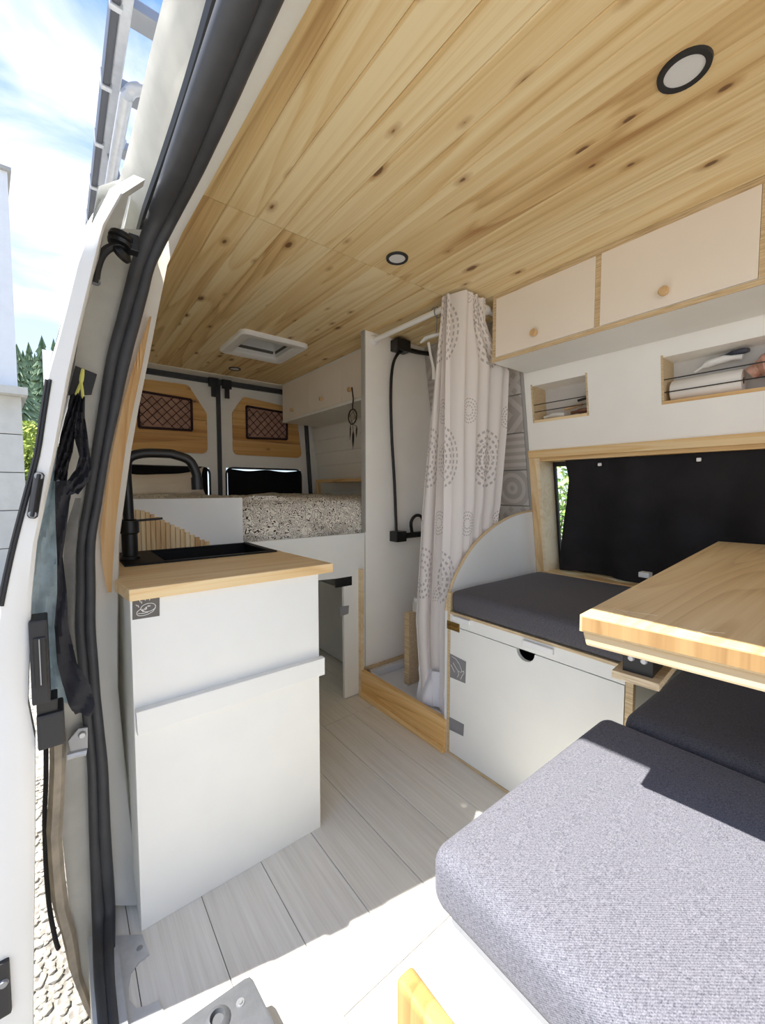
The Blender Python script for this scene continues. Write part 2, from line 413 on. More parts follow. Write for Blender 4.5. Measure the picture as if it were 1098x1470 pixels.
        if subsurf:
            md = o.modifiers.new('smooth', 'SUBSURF'); md.levels = subsurf; md.render_levels = subsurf
        return o

def tag(o, label=None, cat=None, group=None, kind=None):
    if label: o['label'] = label
    if cat: o['category'] = cat
    if group: o['group'] = group
    if kind: o['kind'] = kind
    return o
def thing(name, loc, label, cat, group=None):
    o = bpy.data.objects.new(name, None); o.empty_display_size = 0.05; COL.objects.link(o); o.location = loc
    return tag(o, label, cat, group)
def struct(o): o['kind'] = 'structure'; return o
def sroot(name, loc=(0, 0, 0)):
    o = bpy.data.objects.new(name, None); COL.objects.link(o); o.location = loc; o['kind'] = 'structure'; return o
def copy_piece(o, parent, offset):
    c = o.copy(); COL.objects.link(c); c.parent = parent; c.location = o.location + Vector(offset); return c
def lerp(a, b, t): return a+(b-a)*t
def interp(x, pts):
    if x <= pts[0][0]: return pts[0][1]
    for (a, p), (b, q) in zip(pts, pts[1:]):
        if x <= b: return p+(q-p)*(x-a)/(b-a)
    return pts[-1][1]
def smooth_path(pts, n=6):
    pts = [Vector(p) for p in pts]; out = []
    for i in range(len(pts)-1):
        p0, p1, p2, p3 = pts[max(i-1, 0)], pts[i], pts[i+1], pts[min(i+2, len(pts)-1)]
        for k in range(n):
            t = k/n
            out.append(0.5*((2*p1)+(p2-p0)*t+(2*p0-5*p1+4*p2-p3)*t*t+(3*p1-p0-3*p2+p3)*t**3))
    return out+[pts[-1]]

# ================================================================== STRUCTURE
ZC = 1.985                                    # ceiling height
def XW(z): return 1.80+0.165*(1.695-z) if z > 0.71 else 1.9625    # leaning window-side wall
def wbox(b, y0, y1, z0, z1, d0, d1, bev=0.0):
    """box lying on the leaning window-side wall, d = distance inwards"""
    y0, y1 = sorted((y0, y1)); z0, z1 = sorted((z0, z1)); d0, d1 = sorted((d0, d1))
    if z0 < 0.709 < 0.712 < z1:
        wbox(b, y0, y1, z0, 0.7105, d0, d1, bev); return wbox(b, y0, y1, 0.7105, z1, d0, d1, bev)
    return b.hexa([(XW(z0)-d1, y0, z0), (XW(z0)-d0, y0, z0), (XW(z0)-d0, y1, z0), (XW(z0)-d1, y1, z0),
                   (XW(z1)-d1, y0, z1), (XW(z1)-d0, y0, z1), (XW(z1)-d0, y1, z1), (XW(z1)-d1, y1, z1)], bev)

# floor: grey oak planks in rows along the van
fl = struct(B().box(0.07, 1.97, -1.2, 3.36, -0.05, -0.004).done('floor', SUBFLOOR))
rows = [0.072, 0.104, 0.274, 0.445, 0.616, 0.787, 0.957, 1.128, 1.299, 1.47, 1.64, 1.81, 1.968]
joint = [0.25, -0.6, 0.1, 0.695, 0.695, 0.695, 0.445, 0.445, 0.445, 0.3, 0.0, 0.5]
for i in range(len(rows)-1):
    ys = [-1.2]; y = joint[i]-1.22*2
    while y < 3.36:
        if -1.15 < y < 3.3: ys.append(y)
        y += 1.22
    ys.append(3.36)
    for a, c in zip(ys, ys[1:]):
        B().box(rows[i]+0.0009, rows[i+1]-0.0009, a+0.0009, c-0.0009, -0.004, 0.0, 0.0006, 1).done('floor_plank', FLOORM, fl)

# ceiling: two runs of pine boards with a cross joint
hx0, hx1, hy0, hy1, hw = 0.788, 1.188, 2.19, 2.60, 0.07
cb0 = B()
for (a, c, d_, e) in ((0.3, 1.76, -1.2, hy0+hw), (0.3, 1.76, hy1-hw, 3.2), (0.3, hx0+hw, hy0+hw, hy1-hw), (hx1-hw, 1.76, hy0+hw, hy1-hw)): cb0.box(a, c, d_, e, ZC+0.012, ZC+0.03)
ce = struct(cb0.done('ceiling', SUBFLOOR))
pw = 0.0915
x = 0.335; i = 0
while x < 1.755:
    x1 = min(x+pw, 1.76)
    segs = [(-1.2, 1.288)]+([(1.290, hy0+hw*0.6), (hy1-hw*0.6, 3.17)] if (x1 > hx0+hw*0.4 and x < hx1-hw*0.8) else [(1.290, 3.17)])
    for (a, c) in segs:
        b = B(); b.prism([(x+0.0004, a, ZC+0.012), (x1-0.0004, a, ZC+0.012), (x1-0.0004, a, ZC+0.003), (x1-0.003, a, ZC), (x+0.003, a, ZC), (x+0.0004, a, ZC+0.003)], (0, c-a, 0))
        b.done('ceiling_plank', CEIL, ce)
    x = x1
# outer roof skin with the gutter lip above the sliding door
roof = B()
prof = [(0.255, 1.905), (0.235, 1.915), (0.222, 1.905), (0.190, 1.985), (0.186, 2.03), (0.20, 2.12), (0.32, 2.19), (1.0, 2.22), (1.7, 2.19), (1.86, 2.1), (1.90, 1.95)]
roof.sheet([[(px_, y, pz) for (px_, pz) in prof] for y in (-1.6, 3.42)], thick=0.006)
struct(roof.done('roof_skin', BODYW, smooth=True))
struct(B().box(0.28, 1.8, 3.17, 3.34, ZC-0.004, ZC+0.02).done('trim_2', WHITE2))
struct(B().box(0.20, 1.80, 3.20, 3.34, 1.99, 2.1).done('rear_header', WHITE2))

# window-side wall: panel with two niches above a wide window
N1 = (0.862, 1.132, 1.458, 1.638); N2 = (0.02, 0.586, 1.460, 1.640)
WY0, WY1, WZ0, WZ1 = -0.55, 1.12, 0.72, 1.288
wr = B()
def panel(y0, y1, z0, z1): wbox(wr, y0, y1, z0, z1, -0.012, 0.0)
panel(-1.2, 1.165, 1.640, ZC)
panel(-1.2, N2[0], 1.325, 1.64); panel(N2[1], N1[0], 1.325, 1.64); panel(N1[1], 1.165, 1.325, 1.64)
panel(N2[0], N2[1], 1.325, N2[2]); panel(N1[0], N1[1], 1.325, N1[2]); panel(N1[0], N1[1], N1[3], 1.64)
wr.box(1.9625, 1.98, -1.2, 1.165, 0, 0.70)
struct(wr.done('wall_right', WHITE2))
ws = B()                                        # outer steel skin with the window hole
for (y0, y1, z0, z1) in ((-1.6, 3.4, 1.30, 1.99), (-1.6, 3.4, -0.5, 0.70), (1.165, 3.4, 0.70, 1.30), (-1.6, WY0, 0.70, 1.30)):
    wbox(ws, y0, y1, z0, z1, -0.16, -0.135)
struct(ws.done('wall_right_skin', BODYW))
# rear part of the same wall: white shiplap boards
wb = struct(wbox(B(), 1.84, 3.32, 0.0, ZC, -0.03, -0.012).done('wall_right_rear', WHITE2))
z = 0.9
while z < 1.72:
    wbox(B(), 1.845, 3.315, z+0.003, z+0.107, -0.012, 0.0, 0.003).done('shiplap_board', WHITE2, wb); z += 0.11
# shower wall: grey tiles on a backing
sw = struct(wbox(B(), 1.165, 1.812, 0.05, ZC, -0.03, -0.006).done('wall_shower', GREYSTRIP))
tilt = math.atan(0.165)
tm = None; ti = 0
TS = 0.186
for r in range(10):
    for c in range(4):
        zc_ = 1.885-TS*r; yc = 1.1825+TS*(c+0.5); wd = TS*0.5-0.0012
        if zc_ < 0.2: continue
        ya, yb_ = -wd, min(wd, 1.808-yc)
        if yb_ < -wd+0.01: continue
        o = B().box(-0.006, 0.0, ya, yb_, -wd, wd, 0.001, 1).done('tile', TILES[(r*3+c*2+(r*c) % 3) % 4], sw)
        o.location = (XW(zc_), yc, zc_); o.rotation_euler = (0, -tilt if zc_ > 0.71 else 0, 0)
wbox(B(), 1.166, 1.181, 0.6, ZC, -0.004, 0.004).done('edge_strip', GREYSTRIP, sw)

# partition between shower and bed
pt = B().prism([(1.315, 1.812, 0), (1.99, 1.812, 0), (1.99, 1.812, 0.7), (XW(ZC)+0.025, 1.812, ZC-0.001), (1.315, 1.812, ZC-0.001)], (0, 0.028, 0))
pt = struct(pt.done('wall_partition', WHITE2))
B().box(1.309, 1.3155, 1.810, 1.842, 0.90, ZC-0.002).done('edge_band', GREYSTRIP, pt)

# door-side wall behind the kitchen and bed
def XL(z): return interp(z, [(0, 0.085), (0.9, 0.07), (1.3, 0.10), (1.6, 0.16), (1.85, 0.25), (2.0, 0.34)])
zs = [0, 0.3, 0.6, 0.9, 1.1, 1.3, 1.45, 1.6, 1.75, 1.85, 1.93, 1.99]
struct(B().sheet([[(XL(z), y, z) for z in zs] for y in (1.34, 3.34)], thick=0.01).done('wall_left', WHITE2, smooth=True))
def XO(z): return interp(z, [(-0.5, 0.0), (0.0, -0.03), (0.6, -0.035), (1.0, -0.02), (1.3, 0.015), (1.6, 0.07), (1.9, 0.15), (2.05, 0.16)])
struct(B().sheet([[(XO(z)+0.03, y, z) for z in [-0.5]+zs] for y in (1.34, 3.40)], thick=0.01).done('wall_left_skin', BODYW, smooth=True))

# ---- rear doors (Y = 3.33)
YR = 3.33
def rear_door(name, xa, xb, pane, panel_pts, sign):
    root = sroot(name, ((xa+xb)/2, YR, 0))
    x0, x1, z0, z1 = pane
    b = B()
    b.box(xa, xb, YR, YR+0.03, 0, z0); b.box(xa, xb, YR, YR+0.03, z1, 1.985)
    b.box(xa, x0, YR, YR+0.03, z0, z1); b.box(x1, xb, YR, YR+0.03, z0, z1)
    b.done('door_skin', WHITE2, root)
    fr = B(); r = 0.05; pts = []
    for cx, cz, a0 in ((x1-r, z1-r, 0), (x0+r, z1-r, 90), (x0+r, z0+r, 180), (x1-r, z0+r, 270)):
        for k in range(5):
            a = math.radians(a0+k*22.5); pts.append((cx+r*math.cos(a), YR-0.002, cz+r*math.sin(a)))
    fr.tube(pts+[pts[0]], 0.008, 8).done('window_rubber', RUBBER, root, True)
    B().box(x0, x1, YR+0.012, YR+0.018, z0, z1).done('pane', GLASS, root)
    # pine boards clipped to the rounded-off outline
    zlo, zhi = min(p[1] for p in panel_pts), max(p[1] for p in panel_pts)
    nb = 4; st = (zhi-zlo)/nb
    for k in range(nb):
        lo, hi = zlo+st*k+0.0012, zlo+st*(k+1)-0.0012
        pl = clip(clip(panel_pts, lo, 1), hi, -1)
        B().prism([(p[0], YR-0.014, p[1]) for p in pl], (0, 0.013, 0)).done('pine_board', DOORPINE, root)
    return root
def clip(poly, h, s):
    out = []
    for i in range(len(poly)):
        a, b = poly[i], poly[(i+1) % len(poly)]
        ia, ib = s*(a[1]-h) >= 0, s*(b[1]-h) >= 0
        if ia: out.append(a)
        if ia != ib:
            t = (h-a[1])/(b[1]-a[1]); out.append((a[0]+(b[0]-a[0])*t, h))
    return out
def arc(cx, cz, r, a0, a1, n=4): return [(cx+r*math.cos(math.radians(lerp(a0, a1, k/n))), cz+r*math.sin(math.radians(lerp(a0, a1, k/n)))) for k in range(n+1)]
left_panel = [(0.30, 1.405)]+arc(0.865, 1.45, 0.045, 270, 360)+arc(0.87, 1.70, 0.04, 0, 35)+arc(0.755, 1.86, 0.05, 35, 85)+[(0.30, 1.90)]
right_panel = arc(1.15, 1.455, 0.045, 180, 270)+arc(1.66, 1.455, 0.045, 270, 360)+arc(1.62, 1.80, 0.04, 20, 85)+[(1.25, 1.875)]+arc(1.22, 1.835, 0.045, 105, 150)+arc(1.15, 1.73, 0.045, 150, 180)
rear_door('door_1', 0.24, 0.985, (0.34, 0.925, 1.02, 1.30), left_panel, 1)
rear_door('door_2', 1.015, 1.80, (1.05, 1.705, 1.03, 1.305), right_panel, 1)
def seal_piece(name, b, label, loc):
    o = b.done(name, RUBBER); struct(o); return o
struct(B().box(0.984, 1.016, YR-0.012, YR+0.02, 0.6, 1.985).done('trim_3', RUBBER))
struct(B().box(0.30, 1.62, YR-0.03, YR+0.0, 1.945, 1.982).done('trim_4', RUBBER))
struct(B().tube([(1.755, YR-0.01, 1.72), (1.775, YR-0.01, 1.4), (1.80, YR-0.01, 1.0)], 0.019, 8).done('trim_5', RUBBER, None, True))
struct(B().box(0.30, 1.70, YR-0.006, YR+0.03, 0, 1.02).done('wall_rear_lower', WHITE2))
struct(B().box(1.78, 2.12, YR+0.004, YR+0.03, -0.3, 2.0).done('rear_pillar_right', WHITE2))
struct(B().box(-0.05, 0.26, YR+0.004, YR+0.03, -0.3, 2.0).done('rear_pillar_left', WHITE2))
for k, xx in enumerate((0.955, 1.055)):
    h = thing('door_catch', (xx, YR-0.02, 1.9), ('black catch at the top of the left rear door', 'black catch at the top of the right rear door')[k], 'catch', 'rear door catches')
    B().box(xx-0.035, xx+0.035, YR-0.055, YR-0.031, 1.915, 1.985, 0.003).done('plate', BLACKP, h)
    B().box(xx-0.016, xx+0.016, YR-0.06, YR-0.035, 1.84, 1.915, 0.004).done('tongue', BLACKP, h)

# ---- sliding-door opening: two rubber seals, inner trim and pillar
VS = [0, 112, 180, 240, 290, 330, 380, 415, 450, 516, 590, 653, 720, 780, 840, 900, 950, 1000, 1050, 1100, 1150, 1200, 1250, 1300, 1340, 1400, 1470]
A_ = [(0, 319), (112, 281), (224, 244), (330, 206), (380, 189), (516, 153), (653, 131), (780, 111), (900, 108), (1000, 116), (1100, 126), (1200, 129), (1300, 133), (1400, 136), (1470, 142)]
C_ = [(0, 367), (112, 322), (224, 277), (330, 228), (380, 207), (516, 169), (653, 145), (780, 123), (900, 122), (1000, 130), (1100, 139), (1200, 142), (1300, 149), (1400, 150), (1470, 156)]
B_ = [(0, 401), (112, 351), (224, 300), (330, 246), (380, 222), (516, 187), (653, 157), (780, 137), (900, 137), (1000, 144), (1100, 154), (1200, 158), (1300, 164), (1400, 164), (1470, 170)]
T_ = [(0, 446), (112, 383), (224, 322), (330, 263), (380, 240), (450, 226), (516, 213), (590, 198), (653, 187), (780, 170), (900, 168), (1000, 168), (1100, 177), (1200, 189), (1300, 200), (1400, 206)]
YP = 1.25
def dpt(u, v, dy=0.0, dz=0.0):
    """point on the opening's edge: pillar plane, top rail and sill blended by a soft minimum along the sight line"""
    d = FW + RT*((u-CXP)/F_PX) - UP*((v-CYP)/F_PX)
    t1 = (YP+dy)/d.y
    if v < 560:
        t2 = (1.86+dz-CAM_H)/d.z; t = -0.075*math.log(math.exp(-t1/0.075)+math.exp(-t2/0.075)) if t2 > 0 else t1
    elif v > 1150:
        t2 = (0.008-CAM_H)/d.z; t = -0.012*math.log(math.exp(-t1/0.012)+math.exp(-t2/0.012))
    else: t = t1
    return Vector((d.x*t, d.y*t, CAM_H+d.z*t))
def seal_path(f):
    out = [dpt(f(v), v) for v in VS]
    d = out[0]; e = out[-1]
    return [Vector((d.x+0.005, -1.4, d.z)), Vector((d.x+0.002, -0.4, d.z))]+out+[Vector((e.x-0.004, e.y-0.4, e.z)), Vector((e.x-0.008, -1.0, e.z))]
sealA = seal_path(lambda v: (interp(v, A_)+interp(v, C_))/2); sealB = seal_path(lambda v: (interp(v, C_)+interp(v, B_))/2)
def seal_r(f, g):
    rs = []
    for v in VS:
        a, b = dpt(f(v), v), dpt(g(v), v); rs.append(max(0.009, (a-b).length*0.5*1.06))
    return [rs[0], rs[0]]+rs+[rs[-1], rs[-1]]
ra = seal_r(lambda v: interp(v, A_), lambda v: interp(v, C_)); rb = seal_r(lambda v: interp(v, C_), lambda v: interp(v, B_))
ra = [min(r, 0.026) for r in ra]; rb = [min(r, 0.022) for r in rb]
ds = thing('door_opening_seal', (0.1, YP, 0), 'twin dark rubber seal running around the sliding door opening', 'door seal')
B().tube(smooth_path(sealA, 4), [r for i in range(len(ra)-1) for r in [lerp(ra[i], ra[i+1], k/4) for k in range(4)]]+[ra[-1]], 12).done('outer_lip', RUBBER, ds, True)
B().tube(smooth_path(sealB, 4), [r for i in range(len(rb)-1) for r in [lerp(rb[i], rb[i+1], k/4) for k in range(4)]]+[rb[-1]], 12).done('inner_lip', RUBBER, ds, True)
# white inner trim between seal and interior
tr1 = []
for v in [q for q in VS if q <= 1300]:
    a = dpt(interp(v, B_)-3, v, 0.012, 0.006); c = dpt(interp(v, T_), v, 0.045, 0.03)
    tr1.append([a, a.lerp(c, 0.5)+Vector((0, 0, 0.0)), c, c+Vector((0.006, 0.03, 0.012))])
f0 = tr1[0]; tr1 = [[Vector((p.x+0.004, -1.3, p.z)) for p in f0]]+tr1
struct(B().sheet(tr1, thick=0.004).done('trim_1', WHITE2, None, True))
# pine lining strip let into the trim
pl1 = []
for v in (455, 490, 530, 580, 640, 700, 760, 810, 850):
    u0 = interp(v, [(455, 214), (530, 190), (600, 171), (653, 160), (720, 149), (780, 141), (850, 154)]); u1 = interp(v, [(455, 217), (530, 203), (600, 188), (653, 178), (780, 163), (850, 160)])
    a, c = dpt(u0, v, 0.008), dpt(u1, v, 0.022); pl1.append([a+Vector((0, -0.004, 0)), c+Vector((0, -0.004, 0))])
ls = tag(B().sheet(pl1, thick=0.006).done('pine_lining_strip', PINE_Z, None, True), 'curved pine strip lining the pillar beside the tap', 'trim strip')

# pillar face and roof gutter outside the seal
pf = []
LA = [(330, 155), (380, 132), (450, 119), (516, 108), (653, 88), (780, 82), (900, 84), (1000, 90), (1060, 92), (1100, 92), (1160, 90), (1200, 89), (1300, 99), (1340, 109), (1400, 113), (1440, 128)]
for v in (330, 380, 450, 516, 590, 653, 720, 780, 840, 900, 950, 1000, 1060, 1100, 1160, 1200, 1300, 1340, 1400, 1440):
    a = px(interp(v, LA), v, Y=YP+0.012); c = px(interp(v, A_)+8, v, Y=YP+0.016)
    pf.append([a, a.lerp(c, 0.35)+Vector((0, -0.006, 0)), c])
struct(B().sheet(pf, thick=0.004).done('trim_6', DIRTW, None, True))
gt = []
GL = [(0, 234), (60, 219), (140, 201), (205, 186), (275, 167), (300, 157), (350, 150)]
GR = [(0, 296), (100, 269), (200, 235), (300, 197), (350, 184)]
gt_rows = []
for v in (0, 60, 120, 180, 240, 300, 345):
    c = px(interp(v, GR)+6, v, Z=1.905); d = px(interp(v, A_)+10, v, Z=1.89); a = px(interp(v, GL), v, Z=1.99)
    gt_rows.append((a, c, d))
g0 = gt_rows[0]
mk = lambda tri, y: [Vector((p.x, y, p.z)) for p in tri]
gr = [[*mk(g0, -1.4)]]+[list(g) for g in gt_rows]
struct(B().sheet([[r[0], r[0].lerp(r[1], 0.5)+Vector((-0.004, 0, -0.004)), r[1]] for r in gr], thick=0.004).done('trim_7', DIRTW, None, True))
gp = [r[1].lerp(r[2], 0.45)+Vector((0, 0, 0.0)) for r in gr]
struct(B().tube(gp, 0.016, 8).done('trim_8', BLACKP, None, True))
# dirty outer edge of the pillar at the bottom
db = []
for (v, u0, u1) in ((1045, 70, 95), (1100, 71, 94), (1150, 69, 92), (1200, 66, 89), (1250, 69, 93), (1300, 73, 99), (1335, 82, 109), (1350, 88, 111), (1400, 99, 118), (1440, 115, 132), (1470, 132, 146)):
    a, c = px(u0, v, Y=YP-0.01), px(u1, v, Y=YP-0.0); db.append([a+Vector((0, .02, 0)), a.lerp(c, 0.3)+Vector((0, -0.012, 0)), a.lerp(c, 0.75)+Vector((0, -0.012, 0)), c])
struct(B().sheet(db, thick=0.005).done('trim_9', DIRTB, None, True))
tag(B().tube(smooth_path([px(u, v, Y=YP+0.03) for (u, v) in ((66, 1062), (66, 1120), (64, 1180), (67, 1260), (72, 1310), (80, 1350), (84, 1362))], 3), 0.005, 8).done('rubber_drain_hose', BLACKP, None, True), 'thin black rubber strip behind the dirty pillar edge over the gravel', 'rubber strip')
# step sill of the opening: pressed metal plate on the floor
sp = [(0.062, 1.150), (0.075, 1.185), (0.128, 1.147), (0.134, 1.085), (0.112, 1.082), (0.094, 1.068), (0.086, 1.040), (0.084, 1.012), (0.094, 0.985), (0.112, 0.976), (0.134, 0.972), (0.150, 0.90), (0.150, 0.2), (0.062, 0.2)]
ss = thing('door_step_plate', (0.08, 1.0, 0), 'pressed aluminium sill plate with a rounded cutout at the door opening', 'sill plate')
B().prism([(a, c, 0.001) for a, c in sp], (0, 0, 0.003)).done('plate', ALU, ss)
B().prism([(0.060, 1.140, 0.003), (0.076, 1.15, 0.004), (0.074, 0.2, 0.004), (0.058, 0.2, 0.003)], (0, 0, 0.010)).done('raised_lip', ALU, ss)
B().lathe((0.118, 1.115, 0.004), (0, 0, 1), [(0.0, 0.002), (0.006, 0.002), (0.007, 0)], 12).done('screw', STEEL, ss, True)
struct(B().box(0.018, 0.07, -1.2, 1.24, -0.30, -0.012).done('door_sill', DIRTW))

# ================================================================== SLIDING DOOR (slid open, seen on its leading edge)
YD = 1.03
sd = sroot('door_3', (-0.05, YD, 0))
DL = [(325, 130), (380, 109), (457, 90), (516, 74), (538, 67), (653, 49), (780, 16), (860, -2), (1000, -20), (1470, -40)]
DR = [(325, 150), (407, 131), (457, 119), (516, 105), (653, 80), (780, 53), (860, 45), (950, 42), (1010, 40), (1060, 50), (1200, 50), (1470, 47)]
rowsd = []
top_ = px(130, 325, Y=YD); topr = px(150, 325, Y=YD)
for (f_, dy_, dz_) in ((1.0, 0.125, 0.215), (0.42, 0.055, 0.12)):  # top corner added above the door edge to block stray sun on the floor
    a = Vector((lerp(top_.x, 0.165, f_), YD+dy_, top_.z+dz_)); c = a+Vector((topr.x-top_.x, 0, 0))
    rowsd.append([a+Vector((0.0, 0.5, 0)), a, a.lerp(c, 0.12), a.lerp(c, 0.85), c, c+Vector((0, 0.03, 0)), c+Vector((-0.035, 0.05, 0))])
for v in (325, 380, 430, 480, 538, 600, 653, 720, 780, 860, 950, 1010, 1060, 1200, 1330, 1470):
    a = px(interp(v, DL), v, Y=YD); c = px(interp(v, DR), v, Y=YD)
    rowsd.append([a+Vector((0.0, 0.5, 0)), a, a.lerp(c, 0.12)+Vector((0, -0.006, 0)), a.lerp(c, 0.85)+Vector((0, -0.006, 0)), c, c+Vector((0, 0.03, 0)), c+Vector((-0.035, 0.05, 0))])
last = rowsd[-1]; rowsd.append([p+Vector((-0.005, 0, -0.35)) for p in last])
B().sheet(rowsd).done('leading_edge', BODYW, sd, True)
# door slab behind the edge
rs_ = [Vector((0.14, YD+0.135, top_.z+0.20)), Vector((0.09, YD+0.06, top_.z+0.12))]  # slab follows the added sun-blocking top corner
for v in (325, 430, 538, 653, 780, 950, 1200, 1470):
    a = px(interp(v, DL), v, Y=YD); rs_.append(a)
rs_.append(rs_[-1]+Vector((-.005, 0, -.35)))
B().sheet([[p+Vector((0.022, 0.06, 0)), p+Vector((0.022, 1.2, 0))] for p in rs_]).done('door_inner_skin', BODYW, sd, True)
B().sheet([[p+Vector((0.0, 0.0, 0)), p+Vector((0.0, 1.2, 0))] for p in rs_]).done('door_outer_skin', BODYW, sd, True)
for off, rr in ((1, 0.003), (6, 0.0034)):
    B().tube(smooth_path([px(interp(v, DL)+off, v, Y=YD-0.006) for v in (545, 600, 653, 720, 780, 830, 870)], 3), rr, 6).done('weatherstrip', BLACKP, sd, True)
# striker plate with two bolts
sp0, sp1 = px(56, 684, Y=YD-0.008), px(47, 738, Y=YD-0.008)
dirv = (sp1-sp0).normalized()
b = B(); b.tube([sp0-dirv*0.008, sp0-dirv*0.004, sp1+dirv*0.004, sp1+dirv*0.008], [0.008, 0.0135, 0.0135, 0.008], 12, flat=0.6)
st = b.done('striker_plate', BLACKP, sd, True)
for q in (sp0, sp1):
    B().lathe(q+Vector((0, -0.008, 0)), (0, -1, 0), [(0.0, 0.004), (0.006, 0.004), (0.007, 0.0)], 12).done('bolt', STEEL, st, True)
# lock housing on the edge
def pbox(name, u0, u1, v0, v1, y0, y1, mat, parent, bev=0.003):
    c0, c1 = px(u0, v0, Y=y0), px(u1, v1, Y=y0)
    return B().box(c0.x, c1.x, y0, y1, c1.z, c0.z, bev).done(name, mat, parent)
lk = pbox('lock_housing', 40, 73, 893, 1008, YD-0.014, YD+0.05, BLACKP, sd, 0.004)
pbox('latch_slot', 47, 69, 917, 985, YD-0.017, YD-0.013, BLACKM, lk, 0.002)
pbox('latch_bar', 56, 59, 918, 984, YD-0.022, YD-0.016, STEEL, lk, 0.001)
pbox('guide_bracket', 52, 94, 1030, 1068, YD-0.012, YD+0.06, BLACKP, sd, 0.005)
pbox('guide_arm', 52, 84, 1010, 1036, YD-0.004, YD+0.05, BLACKM, sd, 0.003)
lb = pbox('lower_catch', -12, 17, 1392, 1455, YD-0.015, YD+0.02, BLACKP, sd, 0.004)
q = px(5, 1412, Y=YD-0.015)
B().lathe(q, (0, -1, 0), [(0.0, 0.004), (0.006, 0.004), (0.008, 0)], 12).done('bolt', STEEL, lb, True)
# roller arm at the top of the opening
ra_ = thing('door_roller_arm', px(165, 365, Y=1.16), 'black roller arm at the top rear corner of the sliding door opening', 'roller arm')
p_ = lambda u, v, y=1.16: px(u, v, Y=y)
B().tube(smooth_path([p_(136, 407), p_(139, 385), p_(145, 368), p_(154, 358), p_(166, 353), p_(180, 352)], 4), 0.009, 8).done('arm', BLACKP, ra_, True)
B().lathe(p_(173, 346), (0.2, 0, 1), [(0, -0.012), (0.024, -0.012), (0.026, -0.004), (0.020, 0.0), (0.026, 0.004), (0.024, 0.014), (0, 0.014)], 18).done('roller', BLACKM, ra_, True)
B().lathe(p_(176, 364), (0.5, -0.6, 0.5), [(0, -0.008), (0.020, -0.008), (0.022, 0.0), (0.012, 0.010), (0, 0.010)], 18).done('roller', BLACKM, ra_, True)
B().lathe(p_(137, 404), (0, -1, 0), [(0, 0.006), (0.008, 0.006), (0.010, 0)], 12).done('bolt', STEEL, ra_, True)
B().box(p_(184, 350).x, p_(199, 350).x, 1.15, 1.18, p_(184, 360).z, p_(184, 336).z, 0.003).done('stop_block', BLACKM, ra_)
# pressed catch on the pillar near the bottom
cs = thing('pillar_latch', px(110, 1065, Y=YP-0.02), 'grey metal latch screwed to the pillar below the dark strap', 'latch')
b = B(); b.prism([px(u, v, Y=YP-0.012) for (u, v) in ((97, 1062), (112, 1044), (126, 1042), (126, 1072), (100, 1078))], (0, -0.008, 0), 0.002).done('plate', STEEL, cs)
B().lathe(px(118, 1055, Y=YP-0.022), (0, -1, 0), [(0, 0.005), (0.006, 0.005), (0.008, 0)], 12).done('bolt', ALU, cs, True)
B().tube([px(96, 1086, Y=YP-0.02), px(110, 1082, Y=YP-0.02), px(124, 1079, Y=YP-0.02)], 0.009, 8).done('lever', ALU, cs, True)
# black socket on the pillar with a yellow cord
so = B(); so.prism([px(u, v, Y=YP-0.006) for (u, v) in ((108, 526), (139, 538), (131, 567), (97, 568))], (0, -0.01, 0), 0.002)
tag(so.done('pillar_socket', BLACKP), 'square black plastic socket on the pillar behind the yellow cord', 'socket')
yc_ = B(); yc_.tube(smooth_path([px(u, v, Y=1.185) for (u, v) in ((119, 530), (118, 545), (112, 560), (108, 570))], 3), 0.0035, 6)
yc_.tube(smooth_path([px(u, v, Y=1.183) for (u, v) in ((119, 530), (116, 545), (118, 560), (119, 572))], 3), 0.0035, 6)
tag(yc_.done('yellow_cord', YELLOW, None, True), 'short yellow cord tying up the dark cloth on the pillar', 'cord')
# dark gathered cloth and blue fleece hanging from it
def ribbon(rows, y, amp, n=9, freq=3.0, ph=0.0):
    out = []
    for i, (v, u0, u1) in enumerate(rows):
        r = []
        for k in range(n):
            t = k/(n-1); p = px(lerp(u0, u1, t), v, Y=y)
            r.append(p+Vector((0, amp*math.sin(t*math.pi*freq+ph+i*0.7)+amp*0.8*noise.noise((u0*.1, v*.12, t*3)), amp*0.5*noise.noise((v*.2, t*4, 1)))))
        out.append(r)
    return out
def fine(rows, n=4):
    out = []
    for a, c in zip(rows, rows[1:]):
        for k in range(n): out.append(tuple(lerp(x, y, k/n) for x, y in zip(a, c)))
    return out+[rows[-1]]
bf = thing('blue_fleece_curtain', (0.0, 1.17, 0.75), 'pale blue fleece curtain squeezed between the open door and the pillar', 'curtain')
B().sheet(ribbon(fine([(640, 78, 92), (690, 70, 88), (740, 62, 84), (780, 52, 84), (840, 46, 88), (900, 44, 84), (960, 58, 92), (1010, 70, 100)]), 1.155, 0.008), thick=0.004).done('fleece', BLUEF, bf, True)
dc = thing('dark_cloth_cover', (0.03, 1.12, 1.0), 'dark grey gathered cloth hanging in a loop over the pillar', 'cloth')
B().sheet(ribbon(fine([(566, 101, 116), (590, 96, 112), (620, 88, 108), (650, 82, 104), (672, 79, 98), (690, 77, 96)]), 1.135, 0.012, 11, 5), thick=0.004).done('gathered_side', STRAPC, dc, True)
B().sheet(ribbon(fine([(570, 112, 122), (600, 107, 122), (630, 107, 126), (655, 114, 130), (675, 108, 131), (690, 96, 128), (710, 82, 112)]), 1.13, 0.010, 9, 4), thick=0.004).done('gathered_side', STRAPC, dc, True)
B().sheet(ribbon(fine([(690, 79, 106), (720, 79, 100), (760, 80, 95), (800, 82, 90), (850, 82, 96), (900, 78, 98), (950, 82, 110), (985, 90, 130), (1010, 98, 136), (1026, 108, 132)]), 1.125, 0.008, 9, 2), thick=0.005).done('hanging_flap', STRAPC, dc, True)
